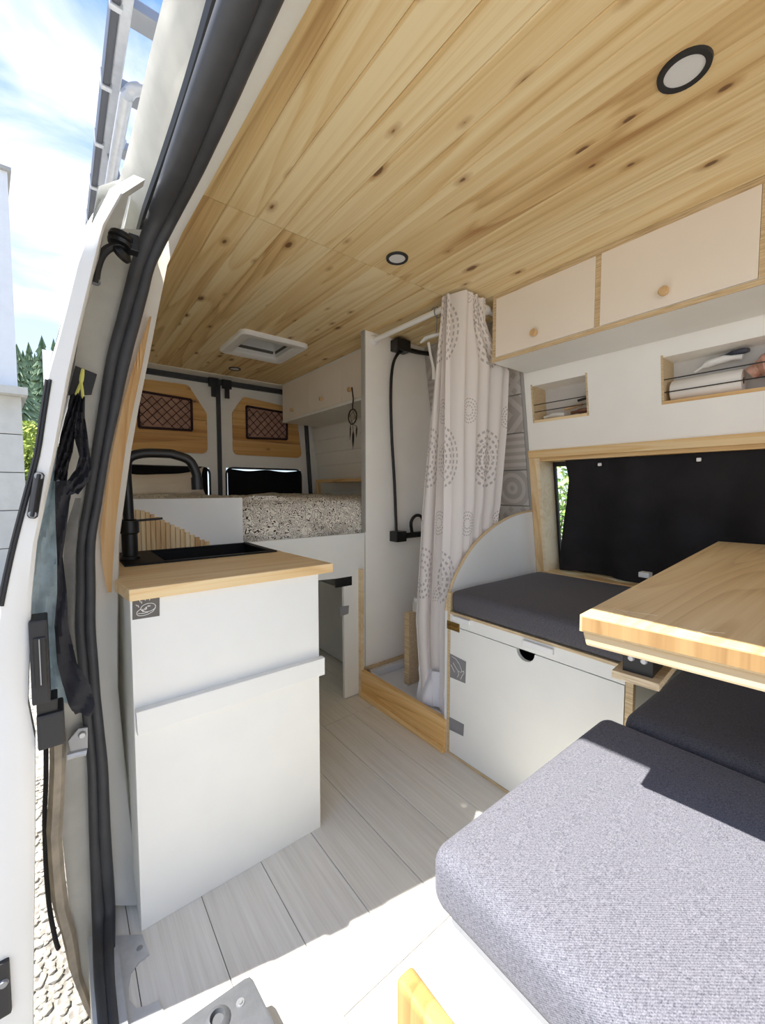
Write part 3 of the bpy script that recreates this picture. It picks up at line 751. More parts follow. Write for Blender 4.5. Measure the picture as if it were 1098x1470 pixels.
tag(B().sheet(ribbon(fine([(715, 108, 116), (760, 94, 112), (800, 91, 108), (870, 93, 106), (930, 102, 107)]), 1.15, 0.002, 5, 1), thick=0.003).done('grey_webbing_strap', STEEL and plain('grey_webbing', srgb(142, 140, 136), 0.8, var=0.1, vscale=50), None, True), 'flat grey webbing strap running down beside the door seal', 'strap')

# ================================================================== ROOF RACK
rk = thing('roof_rack', (0.12, 1.6, 2.22), 'silver metal roof rack with cross bars above the van roof', 'roof rack')
ZR = 2.40
rl = lambda u, v: px(u, v, Z=ZR)
p0 = px(168, 0, Z=ZR); XR = p0.x
B().box(XR-0.014, XR+0.006, -0.5, 3.3, ZR-0.02, ZR+0.04, 0.004).done('side_rail', plain('dark_grey_rail', srgb(84, 86, 92), 0.4, 0.5), rk)
B().box(XR+0.006, XR+0.034, -0.5, 3.3, ZR-0.012, ZR+0.01, 0.004).done('side_rail', ALU, rk)
for yy in (0.79, 1.06, 1.33, 1.60, 1.87, 2.14, 2.41, 2.68, 2.95):
    B().box(XR+0.03, 1.75, yy-0.03, yy+0.03, ZR-0.008, ZR+0.022, 0.004).done('cross_bar', STEEL, rk)
    B().box(XR-0.018, XR+0.012, yy-0.025, yy-0.008, ZR-0.026, ZR+0.03, 0.003).done('clamp', ALU, rk)
for yy in (0.6, 1.9, 3.0):
    B().cyl((0.24, yy, 2.15), (0.20, yy, ZR), 0.015).done('foot', STEEL, rk)
B().tube(smooth_path([(0.30, 1.46, 2.34), (0.235, 1.47, 2.335), (0.206, 1.49, 2.32), (0.198, 1.56, 2.30), (0.196, 2.2, 2.30), (0.196, 3.2, 2.30)], 5), 0.017, 12).done('hoop', ALU, rk, True)
for yy in (1.8, 2.6): B().cyl((0.198, yy, 2.30), (0.23, yy, 2.40), 0.009).done('hoop_strut', ALU, rk)

# ================================================================== KITCHEN
kt = thing('kitchen_unit', (0.39, 1.5, 0), 'white kitchen cabinet with a diagonal-looking rail on its end panel', 'cabinet')
kt['label'] = 'white kitchen cabinet with a raised rail across its end panel'
YK = 1.16
B().box(0.128, 0.652, YK, YK+0.018, 0.0, 0.862, 0.0015).done('end_panel', WHITE, kt)
B().box(0.128, 0.146, YK+0.018, 1.80, 0.0, 0.862).done('back_panel', WHITE, kt)
B().box(0.146, 0.64, 1.803, 1.809, 0.0, 0.862).done('end_panel', WHITE, kt)
B().prism([(0.130, YK, 0.588), (0.660, YK, 0.588), (0.660, YK, 0.532), (0.132, YK, 0.528)], (0, -0.024, 0), 0.002).done('rail', WHITE, kt)
for (z0, z1) in ((0.60, 0.84), (0.32, 0.585), (0.03, 0.305)):
    dr = B().box(0.636, 0.652, YK+0.022, 1.78, z0, z1, 0.002).done('drawer', WHITE, kt)
    for yy in (YK+0.10,):
        zz = (z0+z1)/2-0.02
        B().tube([(0.652, yy, zz+0.012), (0.664, yy, zz+0.014), (0.668, yy, zz), (0.664, yy, zz-0.014), (0.652, yy, zz-0.012)], 0.004, 6).done('handle', WPLAST, dr, True)
# worktop with a cut-out for the sink
wt = thing('worktop', (0.4, 1.5, 0.862), 'pine worktop with a black sink let into it', 'worktop')
ZT = 0.892
SX0, SX1, SY0, SY1 = 0.165, 0.645, 1.50, 1.80
b = B()
b.hexa([(0.125, 1.145, 0.862), (0.700, 1.145, 0.862), (0.678, SY0, 0.862), (0.085, SY0, 0.862), (0.125, 1.145, ZT), (0.700, 1.145, ZT), (0.678, SY0, ZT), (0.085, SY0, ZT)], 0.003)
b.box(0.085, SX0, SY0, 1.809, 0.862, ZT); b.hexa([(SX1, SY0, 0.862), (0.678, SY0, 0.862), (0.662, 1.809, 0.862), (SX1, 1.809, 0.862), (SX1, SY0, ZT), (0.678, SY0, ZT), (0.662, 1.809, ZT), (SX1, 1.809, ZT)])
b.done('top_board', PINE_X, wt)
sk = thing('sink', (0.4, 1.65, 0.74), 'black rectangular composite sink with a drainer set in the pine worktop', 'sink')
b = B()
bx0 = 0.27
b.box(SX0-0.012, SX1+0.012, SY0-0.012, SY0+0.012, ZT, ZT+0.006, 0.002); b.box(SX0-0.012, SX1+0.012, SY1-0.012, SY1+0.004, ZT, ZT+0.006, 0.002)
b.box(SX1-0.012, SX1+0.012, SY0, SY1, ZT, ZT+0.006, 0.002); b.box(SX0-0.012, bx0, SY0, SY1, ZT, ZT+0.006, 0.002)
b.done('rim', SINKM, sk)
b = B(); b.box(bx0, SX1, SY0, SY1, 0.74, 0.746); b.box(bx0-0.006, bx0, SY0, SY1, 0.74, ZT+0.004); b.box(SX1-0.006, SX1, SY0, SY1, 0.74, ZT+0.003)
b.box(bx0, SX1, SY0, SY0+0.006, 0.74, ZT+0.003); b.box(bx0, SX1, SY1-0.006, SY1, 0.74, ZT+0.003)
b.done('bowl', SINKM, sk)
B().lathe((0.46, 1.65, 0.746), (0, 0, 1), [(0, 0.002), (0.035, 0.002), (0.04, 0)], 20).done('drain', STEEL, sk, True)
YF = 1.62
tp = thing('kitchen_tap', (0.205, YF, ZT), 'tall black square-arched kitchen tap with side lever', 'tap')
fb = px(187, 800, Y=YF).x
B().lathe((fb, YF, ZT+0.006), (0, 0, 1), [(0, 0), (0.030, 0), (0.030, 0.008), (0.024, 0.012), (0.024, 0.085), (0.030, 0.09), (0.030, 0.13), (0.02, 0.135), (0, 0.135)], 20).done('base', BLACKM, tp, True)
zt_ = px(190, 650, Y=YF).z; x2 = px(281, 680, Y=YF).x
path = [(fb, YF, ZT+0.12), (fb-0.002, YF, 1.10), (fb-0.004, YF, zt_-0.06)]
path = path+[(fb+0.006, YF, zt_-0.018), (fb+0.05, YF, zt_), (fb+0.12, YF, zt_+0.003), (x2-0.07, YF, zt_), (x2-0.022, YF, zt_-0.018), (x2, YF, zt_-0.06), (x2+0.003, YF, zt_-0.085)]
B().tube(smooth_path(path, 6), 0.0165, 14).done('spout', BLACKM, tp, True)
B().cyl((x2+0.003, YF, zt_-0.08), (x2+0.004, YF, zt_-0.125), 0.020).done('nozzle', BLACKM, tp, True)
B().cyl((fb+0.02, YF, ZT+0.135), (fb+0.10, YF-0.01, ZT+0.140), 0.004).done('lever', BLACKM, tp, True)
# tape label with a pen drawing
tl = thing('tape_label', (0.16, YK, 0.83), 'dark grey tape square with a white pen doodle on the kitchen end', 'tape label')
yl = YK-0.0008
corners = [px(u, v, Y=yl) for (u, v) in ((190, 856), (229, 851), (229, 884), (190, 890))]
b = B(); b.prism(corners, (0, -0.0006, 0)); b.done('tape', TAPED, tl)
def doodle(strokes, umap, r=0.0008):
    b = B()
    for s_ in strokes: b.tube([umap(*q) for q in s_], r, 5)
    return b
def zm(x, y): return px(180+x*80/1098, 840+y*60/824, Y=yl-0.0014)
ell = [(450+145*math.cos(a)*1.0-40*math.sin(a)*0.6, 440-75*math.sin(a)-40*math.cos(a)) for a in [k*2*math.pi/18 for k in range(19)]]
S = [ell, [(300, 470), (230, 530), (225, 580), (260, 605), (350, 600), (440, 575), (540, 520), (590, 450), (590, 400)], [(250, 560), (360, 555), (450, 530)],
     [(330, 480), (345, 530), (370, 510), (345, 500), (355, 475), (330, 480)], [(375, 460), (385, 490), (400, 480), (395, 445)], [(395, 440), (430, 425)], [(413, 435), (420, 475)], [(435, 410), (460, 400)], [(448, 405), (455, 425)], [(465, 405), (480, 420), (495, 400), (470, 400)],
     [(205, 385), (235, 415), (245, 395), (265, 440)], [(280, 295), (295, 340), (320, 320), (322, 365)], [(360, 265), (380, 285), (395, 255), (390, 305)], [(470, 225), (455, 265), (490, 250), (470, 300)]]
doodle(S, zm).done('drawing', CHALK, tl, True)

# bed-end panel beside the worktop with stepped pine battens
bp = thing('splash_panel', (0.4, 1.815, ZT), 'low white panel behind the sink with stepped pine battens', 'panel')
B().box(0.10, 0.64, 1.811, 1.829, 0.5, 1.097, 0.002).done('board', WHITE, bp)
tops = [(178, 731), (193, 731), (207, 733), (215, 736), (224, 740), (231, 745), (239, 749), (247, 753), (254, 756), (261, 759), (268, 763), (274, 767), (281, 770), (288, 774), (295, 777)]
bw_ = 0.0195; xx = 0.175
for k in range(16):
    u = 192+k*7.0; zt = px(u, interp(u, tops), Y=1.80).z
    x0b = px(188+k*7.05, 760, Y=1.80).x; x1b = px(188+(k+1)*7.05, 760, Y=1.80).x
    if zt > ZT+0.006: B().box(x0b+0.0006, x1b-0.0006, 1.800, 1.811, ZT+0.001, zt, 0.002, 1).done('batten', PINE_Z, bp)

# ================================================================== BED
bd = thing('bed_base', (1.0, 2.5, 0), 'white raised bed platform with an opening below it', 'bed')
B().box(0.10, 1.90, 1.875, 3.30, 0.86, 0.886).done('platform', WHITE, bd)
B().prism([(0.66, 1.812, 0.895), (1.308, 1.812, 0.895), (1.308, 1.812, 0.005), (1.175, 1.812, 0.005), (1.17, 1.812, 0.665), (0.66, 1.812, 0.69)], (0, 0.018, 0)).done('front_panel', WHITE, bd)
B().box(1.265, 1.285, 1.788, 1.812, 0.0, 0.70, 0.001).done('corner_batten', BATTENPINE, bd)
B().box(0.60, 0.65, 1.83, 1.86, 0, 0.86).done('leg', WHITE, bd)
B().box(1.40, 1.88, 2.1, 3.25, 0.02, 0.5).done('storage_box', GARAGE, bd)
tag(B().prism([px(u, v, Y=1.8112) for (u, v) in ((481, 831), (505, 827), (505, 840), (481, 844))], (0, -0.0008, 0)).done('black_tape', TAPEK), 'piece of black tape on the bed panel edge', 'tape')
tag(B().prism([px(u, v, Y=1.8112) for (u, v) in ((488, 871), (501, 869), (500, 881), (488, 885))], (0, -0.0008, 0)).done('grey_tape', TAPE), 'small grey tape piece below the black tape on the bed panel', 'tape')
# mattress with printed duvet
rows_ = []
ny, nx = 44, 60
for j in range(ny+1):
    t = j/ny; r = []
    for i in range(nx+1):
        xx = lerp(0.13, 1.87, i/nx)
        if t < 0.22:
            k = t/0.22; a = k*math.pi/2
            y = 1.846+0.07*(1-math.cos(a)); z = 0.889+0.188*math.sin(a)**0.85
        else: y = lerp(1.916, 3.27, (t-0.22)/0.78); z = 1.077
        nz_ = noise.noise((xx*5, y*5, z*5))*0.02+noise.noise((xx*13, y*13, z*13+4))*0.010
        if t < 0.22: y += max(-0.012, nz_*0.9) if xx > 0.64 else 0.0; z += nz_*0.3*k
        else: z += nz_+0.012
        y = max(y, 1.846)
        if z > 1.09 and y < 2.3 and xx < 0.7: z = 1.09
        r.append((xx, y, z))
    rows_.append(r)
for r in rows_:
    for i, p in enumerate(r):
        if p[1] < 1.85 and False: pass
dv_ = B().sheet(rows_).done('duvet', DUVET, None, True)
tag(dv_, 'black and cream leaf-print duvet spread over the raised bed', 'duvet')
# pillow against the left rear door
pr = []
for j in range(13):
    t = j/12; r = []
    for i in range(17):
        s_ = i/16; ex = 1-abs(2*s_-1)**3; ez = 1-abs(2*t-1)**3
        r.append((s_, t, 0.10*(max(0, ex*ez))**0.55))
    pr.append(r)
def pillow_pt(s_, t, d):
    top = 1.222+0.02*s_+0.075*max(0, 2*s_-1)**3+0.03*max(0, 1-2*s_)**4
    side = 0.03*(1-(2*t-1)**2)
    x = lerp(0.30+side, 0.84-side+0.03*t, s_); z = lerp(1.088, top+0.01, t); y = 3.08+0.13*t
    y += -d+0.018*noise.noise((s_*6, t*5, d*9)); z += 0.016*noise.noise((s_*4, t*4, 2))*t
    return (x, y, z)
b = B(); b.sheet([[pillow_pt(*q) for q in r] for r in pr]); b.sheet([[pillow_pt(q[0], q[1], -q[2]*0.6) for q in r[::-1]] for r in pr])
bmesh.ops.remove_doubles(b.bm, verts=list(b.bm.verts), dist=0.002)
tag(b.done('pillow', PILLOW, None, True, 1), 'beige pillow leaning on the left rear door window', 'pillow')
# black covers hung over the rear windows
for k, (x0, x1, z0, z1, lab) in enumerate(((0.335, 0.905, 1.0, 1.30, 'black cover over the left rear door window behind the pillow'), (1.058, 1.699, 1.0, 1.296, 'black cover over the right rear door window above the duvet'))):
    rr = []
    for j in range(9):
        r = []
        for i in range(25):
            s_ = i/24; t = j/8
            sag = 0.013*math.sin(s_*math.pi*2.0)**2*t if k else 0.0
            r.append((lerp(x0, x1, s_), YR-0.014+0.004*math.sin(s_*30+t*2), lerp(z0, z1, t)-sag))
        rr.append(r)
    tag(B().sheet(rr, thick=0.003).done('window_cover', BLACKC, None, True), lab, 'window cover', 'rear window covers')
# net pockets on the pine panels
def net(name, c, lab):
    (x0, zt0), (x1, zt1), zb0, zb1 = c
    t = thing(name, ((x0+x1)/2, YR-0.02, zb0), lab, 'net pocket', 'net pockets on the rear doors')
    yb = YR-0.0165
    P4 = lambda s_, h: (lerp(x0, x1, s_), yb, lerp(lerp(zb0, zb1, s_), lerp(zt0, zt1, s_), h))
    b = B(); b.prism([P4(0, 0), P4(1, 0), P4(1, 1), P4(0, 1)], (0, 0.002, 0)); b.done('lining', NETBACK, t)
    fr = B(); q = [P4(0, 0), P4(1, 0), P4(1, 1), P4(0, 1)]
    for a, c_ in zip(q, q[1:]+q[:1]): fr.tube([Vector(a)+Vector((0, -.006, 0)), Vector(c_)+Vector((0, -.006, 0))], 0.009, 8)
    fr.done('frame', NETM, t, True)
    n = B(); N = 6
    for k in range(-N, N+1):
        for sg in (1, -1):
            pts = []
            for m in range(13):
                s_ = m/12; h = sg*(s_*1.5)+k*0.27+(0 if sg == 1 else 1)
                if -0.001 <= h <= 1.001: pts.append(Vector(P4(s_, h))+Vector((0, -0.007-0.006*math.sin(s_*math.pi), 0)))
            if len(pts) > 1: n.tube(pts, 0.0028, 5)
    n.done('netting', NETM, t, True)
net('storage_net', ((0.455, 1.815), (0.80, 1.80), 1.565, 1.575), 'dark net pocket on the left rear door')
net('storage_net', ((1.215, 1.805), (1.565, 1.79), 1.55, 1.565), 'dark net pocket on the right rear door')
# shelf on the side wall above the bed
sh = thing('wall_shelf', (1.7, 2.6, 1.1), 'small pine shelf frame on the white boarded wall over the bed', 'shelf')
B().box(1.70, XW(1.2)-0.002, 1.845, 3.05, 1.19, 1.215, 0.002).done('board', PINE_Y, sh)
B().box(1.70, 1.73, 3.02, 3.05, 1.09, 1.19, 0.002).done('leg', PINE_Z, sh)

# rear overhead cabinet
def overhead(name, xf, y0, y1, zb, cuts, knobs, lab, doors_mat, edge=PLY, drop=0.0):
    t = thing(name, (xf+0.1, (y0+y1)/2, zb), lab, 'cabinet', 'overhead cabinets')
    xt = XW(ZC)-0.004
    t_ = 0.018
    b = B()
    b.hexa([(xf, y0, zb), (XW(zb)-0.002, y0, zb), (XW(zb)-0.002, y1, zb), (xf, y1, zb), (xf, y0, zb+t_), (XW(zb+t_)-0.002, y0, zb+t_), (XW(zb+t_)-0.002, y1, zb+t_), (xf, y1, zb+t_)])
    b.done('bottom_board', WHITE, t)
    for yy in [y0]+cuts+[y1-t_]:
        B().prism([(xf+0.002, yy, zb+t_), (XW(zb)-0.003, yy, zb+t_), (XW(ZC-0.021)-0.004, yy, ZC-0.021), (xf+0.002, yy, ZC-0.021)], (0, t_, 0)).done('divider', PLY if edge == PLY else WHITE, t)
    B().box(xf+0.002, xf+0.02, y0, y1, ZC-0.02, ZC-0.001).done('top_rail', edge, t)
    B().box(xf-0.0015, xf+0.003, y0, y1, zb-0.0005, zb+t_-0.002).done('edge_band', edge, t)
    eds = [y0]+cuts+[y1-t_]
    for k in range(len(eds)-1):
        a, c = eds[k]+t_+0.001, eds[k+1]-0.001
        if edge != PLY: a -= t_/2; c += t_/2-0.002
        d = B().box(xf-0.001, xf+0.015, a, c, zb+t_+0.0015, ZC-0.021, 0.001).done('cabinet_door', doors_mat, t)
        ky, kz = knobs[k]
        if ky is not None:
            B().lathe((xf-0.001, ky, kz), (-1, 0, 0), [(0, 0.024), (0.012, 0.024), (0.0145, 0.021), (0.0145, 0.012), (0.009, 0.0), (0, 0.0)], 18).done('knob', KNOBW, d, True)
    return t
overhead('overhead_cabinet', 1.458, 1.842, 3.16, 1.675, [2.262, 2.692], [(2.16, 1.755), (2.51, 1.757), (2.965, 1.75)], 'cream overhead cabinet with three doors above the bed', CREAM, WHITE)
overhead('overhead_cabinet', 1.53, -0.62, 1.150, 1.695, [-0.19, 0.250, 0.690], [(None, 0), (0.03, 1.757), (0.489, 1.757), (0.939, 1.761)], 'cream overhead cabinet with plywood edges above the dinette window', CREAM, PLY)
# dark joint between cabinets and ceiling is the shadow gap itself

# dream catcher hanging from the nearest rear cabinet knob
DX = 1.440
dcq = thing('dream_catcher', (DX, 2.15, 1.4), 'small dream catcher with dark feathers hanging from a cabinet knob', 'dream catcher')
pk = lambda u, v: px(u, v, X=DX)
B().tube([pk(505, 556), pk(507, 572), pk(506, 588)], 0.004, 6).done('cord', FEATHER, dcq, True)
ctr = pk(506, 598)
ringp = [ctr+Vector((0, 0.045*math.cos(a), 0.045*math.sin(a))) for a in [k*2*math.pi/20 for k in range(21)]]
B().tube(ringp, 0.004, 6).done('ring', FEATHER, dcq, True)
b = B()
for k in range(8): b.tube([ringp[(k*5) % 20], ringp[(k*5+7) % 20]], 0.0018, 4)
b.done('web', FEATHER, dcq)
for (u, v0, v1, r) in ((507, 618, 645, 0.012), (512, 612, 628, 0.008), (503, 610, 632, 0.007)):
    a, c = pk(u, v0), pk(u-0.5, v1)
    b = B(); b.tube([ctr+Vector((0, 0, -0.045)), a], 0.002, 5); b.tube([a, a.lerp(c, .25), a.lerp(c, .6), c], [0.003, r, r*0.9, 0.001], 8, flat=0.3)
    b.done('feather', FEATHER, dcq, True)

# ================================================================== SHOWER
tray = thing('shower_tray', (1.6, 1.49, 0), 'white shower tray inside the curtained corner', 'shower tray')
b = B(); b.box(1.292, 1.958, 1.185, 1.808, 0.0, 0.085)
b.done('base', TRAYM, tray)
b = B(); b.box(1.292, 1.33, 1.185, 1.808, 0.085, 0.125, 0.004); b.box(1.92, 1.958, 1.185, 1.808, 0.085, 0.125, 0.004); b.box(1.292, 1.958, 1.77, 1.808, 0.085, 0.125, 0.004); b.box(1.292, 1.958, 1.185, 1.22, 0.085, 0.125, 0.004)
b.done('rim', TRAYM, tray)
sb = thing('shower_sill', (1.275, 1.49, 0), 'pine kerb board along the front of the shower', 'sill board')
B().box(1.266, 1.290, 1.168, 1.786, 0.0, 0.145, 0.002).done('board', SILLPINE, sb)
B().box(1.254, 1.266, 1.168, 1.786, 0.0, 0.028, 0.003).done('skirting', SILLPINE, sb)
B().box(1.30, 1.62, 1.798, 1.811, 0.125, 0.145, 0.002).done('back_bead', PLY, sb)
# L-shaped curtain rail
ZRAIL = 1.943
rd = thing('curtain_rail', (1.39, 1.5, ZRAIL), 'white L-shaped tube rail for the shower curtain below the ceiling', 'curtain rail')
B().tube(smooth_path([(1.372, 1.81, ZRAIL), (1.376, 1.6, ZRAIL), (1.382, 1.30, ZRAIL), (1.392, 1.225, ZRAIL), (1.43, 1.20, ZRAIL), (1.52, 1.197, ZRAIL), (1.75, 1.197, ZRAIL)], 5), 0.0135, 14).done('tube', WPLAST, rd, True)
B().lathe((1.372, 1.811, ZRAIL), (0, -1, 0), [(0, 0), (0.026, 0), (0.026, 0.008), (0.018, 0.02), (0.0, 0.02)], 20).done('end_flange', WPLAST, rd, True)
B().lathe((1.50, 1.197, ZRAIL), (1, 0, 0), [(0.014, 0), (0.021, 0.0), (0.021, 0.05), (0.014, 0.05)], 20).done('joint_sleeve', WPLAST, rd, True)
# curtain: bunched at the corner of the rail, spreading towards the floor
def curtain_rows():
    nu, nv = 120, 40; rows = []; uvs = []
    for j in range(nv+1):
        t = j/nv; z = lerp(1.972, 0.130, t); r = []; uu = []
        yl = interp(t, [(0, 1.285), (0.05, 1.29), (0.2, 1.335), (0.5, 1.42), (0.8, 1.44), (1.0, 1.40)])
        xr = interp(t, [(0, 1.505), (0.06, 1.51), (0.15, 1.70), (0.3, 1.70), (0.6, 1.63), (1.0, 1.58)])
        xc = interp(t, [(0, 1.348), (0.12, 1.352), (0.5, 1.368), (0.8, 1.345), (1, 1.345)])
        amp = interp(t, [(0, 0.010), (0.1, 0.017), (0.5, 0.024), (1, 0.014)])
        for i in range(nu+1):
            s_ = i/nu
            if s_ < 0.55:
                k = s_/0.55; k2 = k+0.05*math.sin(k*math.pi*8); y = lerp(yl, 1.235, k2); x = xc
                ph = k*math.pi*6+0.6*noise.noise((k*3, t*2, 5)); dx, dy = 1, 0
                x += amp*math.sin(ph)-0.012*math.sin(k*math.pi)*t
            elif s_ < 0.65:
                a = (s_-0.55)/0.10*math.pi/2; x = xc+0.038*(1-math.cos(a)); y = lerp(1.235, interp(t, [(0, 1.170), (0.3, 1.19), (1, 1.197)]), math.sin(a))
            else:
                k = (s_-0.65)/0.35; x = lerp(xc+0.038, xr, k); y = interp(t, [(0, 1.170), (0.3, 1.19), (1, 1.197)])
                y += amp*0.55*math.sin(k*math.pi*7+t*1.5+0.8*noise.noise((k*3, t*2, 9)))
            z2 = z+0.006*noise.noise((s_*12, t*3, 1))*(1-t)
            if t < 0.06: z2 += 0.004*math.sin(s_*40)
            if t > 0.9: z2 += (t-.9)*10*0.03*noise.noise((s_*6, 3, 7))+0.02*(t-.9)*10*(1 if s_ < .2 else 0)
            x = min(x, XW(z)-0.012)
            if z < 1.03 and s_ > .5: y = max(y, 1.187)
            r.append((x, y, z2)); uu.append((s_*1.25, 1.972-z if False else z))
        rows.append(r); uvs.append(uu)
    return rows, uvs
rr, uu = curtain_rows()
sc_ = thing('shower_curtain', (1.4, 1.25, 0.12), 'white shower curtain printed with grey dotted rings', 'shower curtain')
B().sheet(rr, uu).done('cloth', CURTAIN, sc_, True)
# weighted hem, white unprinted band folded at the bottom
hem = []
for j in range(7):
    t = j/6; r = []
    for i in range(31):
        k = i/30; y = lerp(1.405, 1.185, k)
        r.append((1.338-0.02*t+0.014*math.sin(k*9+t*2)+0.010*noise.noise((k*5, t*3, 2)), y+0.01*t, lerp(0.30, 0.130, t)+0.02*noise.noise((k*4, t*2, 8))))
    hem.append(r)
B().sheet(hem).done('hem', plain('white_curtain_hem', srgb(226, 226, 232), 0.8, var=0.02), sc_, True)
for k, (xx, yy) in enumerate(((1.379, 1.34), (1.384, 1.28), (1.49, 1.197))):
    ax = 1 if k == 2 else 0
    pts = [(xx+(0 if ax else 0.021*math.cos(a)), yy+(0.021*math.cos(a) if ax else 0), ZRAIL-0.006+0.024*math.sin(a)) for a in [q*2*math.pi/16 for q in range(17)]]
    B().tube(pts, 0.0022, 6).done('ring', STEEL, sc_, True)
# shower mixer and hose on the partition
YS = 1.80
sm = thing('shower_fitting', (1.55, YS, 0.85), 'black shower set with hose on the white partition', 'shower set')
k_ = lambda u, v, y=YS-0.03: px(u, v, Y=y)
B().box(1.487, 1.585, YS-0.055, YS+0.010, 1.905, 1.968, 0.006).done('holder', BLACKM, sm)
B().tube([(1.57, YS-0.03, 1.925), (1.66, YS-0.03, 1.928), (1.74, YS-0.04, 1.932)], 0.013, 10).done('arm', BLACKM, sm, True)
B().tube(smooth_path([k_(585, 502), k_(572, 507), k_(564, 524), k_(561, 560), k_(562, 620), k_(566, 690), k_(568, 740), k_(569, 768)], 5), 0.0085, 10).done('hose', BLACKM, sm, True)
B().box(k_(565, 770).x, k_(579, 770).x, YS-0.06, YS+0.008, k_(565, 778).z, k_(565, 763).z, 0.005).done('valve', BLACKM, sm)
B().cyl(k_(572, 770), k_(612, 766), 0.017).done('bar', BLACKM, sm, True)
B().tube(smooth_path([k_(592, 768), k_(590, 750), k_(597, 740), k_(606, 744), k_(608, 768)], 4), 0.0095, 8).done('hose_loop', BLACKM, sm, True)
# white squeegee hanging from the rail
sq = thing('squeegee', px(620, 480, X=1.40), 'white plastic squeegee hanging from the curtain rail', 'squeegee')
g_ = lambda u, v: px(u, v, X=1.395)
B().tube([g_(604, 492), g_(612, 485), g_(624, 481), g_(632, 479)], [0.006, 0.014, 0.016, 0.012], 10, flat=0.5).done('blade', WPLAST, sq, True)
B().tube([g_(615, 492), g_(618, 510), g_(622, 528), g_(623, 545)], [0.008, 0.007, 0.008, 0.012], 10, flat=0.6).done('handle', WPLAST, sq, True)
B().tube(smooth_path([g_(626, 479), g_(627, 455), g_(625, 444), g_(622, 442), (1.382, g_(620, 444).y, ZRAIL+0.012)], 3), 0.0022, 6).done('hook', STEEL, sq, True)
# cork-coloured board and bottle standing in the tray
cb = thing('cork_board', (1.50, 1.52, 0.086), 'cork-brown board standing upright in the shower tray', 'board')
B().box(1.435, 1.62, 1.585, 1.62, 0.0865, 0.475, 0.003).done('panel', CORKM, cb)
B().box(1.433, 1.436, 1.583, 1.622, 0.0865, 0.477, 0.001).done('edge_strip', PLY, cb)
bt = thing('clear_bottle', (1.53, 1.70, 0.086), 'small translucent bottle standing on the cork board in the shower', 'bottle')
B().lathe((1.50, 1.60, 0.475), (0, 0, 1), [(0, 0), (0.022, 0), (0.022, 0.05), (0.018, 0.055), (0, 0.055)], 18).done('body', plain('translucent_plastic', srgb(214, 210, 200), 0.3), bt, True)
B().lathe((1.50, 1.60, 0.53), (0, 0, 1), [(0, 0), (0.015, 0), (0.015, 0.018), (0, 0.018)], 18).done('cap', WPLAST, bt, True)

# ================================================================== REAR DINETTE BENCH
XB = 1.275
be = thing('bench_locker', (1.6, 0.8, 0), 'white bench locker with a half-round finger hole in its flap', 'bench')
d = B()
hy, hz, hr = 0.797, 0.5615, 0.036
ol = [(XB, 1.150, 0.014), (XB, 0.474, 0.014), (XB, 0.474, 0.5615), (XB, hy-hr, hz)]+[(XB, hy-hr*math.cos(a), hz-hr*math.sin(a)) for a in [k*math.pi/10 for k in range(1, 10)]]+[(XB, hy+hr, hz), (XB, 1.150, 0.5615)]
flap = d.prism(ol, (0.016, 0, 0)).done('flap', WHITE, be)
B().box(XB, XB+0.016, 0.472, 1.153, 0.565, 0.612, 0.001).done('fascia', WHITE, be)
B().box(XB-0.001, XB+0.018, 1.1515, 1.1655, 0.0, 0.70, 0.001).done('ply_post', PLY, be)
B().box(XB-0.001, XB+0.018, 0.450, 0.471, 0.0, 0.60, 0.001).done('ply_post', PLY, be)
B().box(XB-0.001, XB+0.018, 0.47, 1.152, 0.0, 0.012).done('bottom_rail', PLY, be)
B().box(XB-0.002, 1.955, 0.45, 1.150, 0.612, 0.622).done('seat_board', PLY, be)
B().box(XB+0.02, 1.955, 0.452, 0.468, 0.0, 0.61).done('end_board', WHITE, be)
B().box(XB+0.25, XB+0.26, 0.47, 1.15, 0.0, 0.61).done('inner_board', SUBFLOOR, be)
for (u0, u1, v) in ((651, 676, 889), (752, 796, 921)):
    y0 = px(u0, v, X=XB).y; y1 = px(u1, v, X=XB).y; zc_ = 0.606 if u0 < 700 else 0.600
    B().box(XB-0.012, XB, y1, y0, zc_-0.016, zc_+0.005, 0.003).done('grip', WPLAST, be)
hg = B().box(XB-0.003, XB, 1.10, 1.168, 0.545, 0.580, 0.001).done('hinge', BRASS, be)
for yy in (1.112, 1.13, 1.15):
    B().cyl((XB-0.005, yy-0.006, 0.562), (XB-0.005, yy+0.006, 0.562), 0.005, n=8).done('knuckle', BRASS, hg, True)
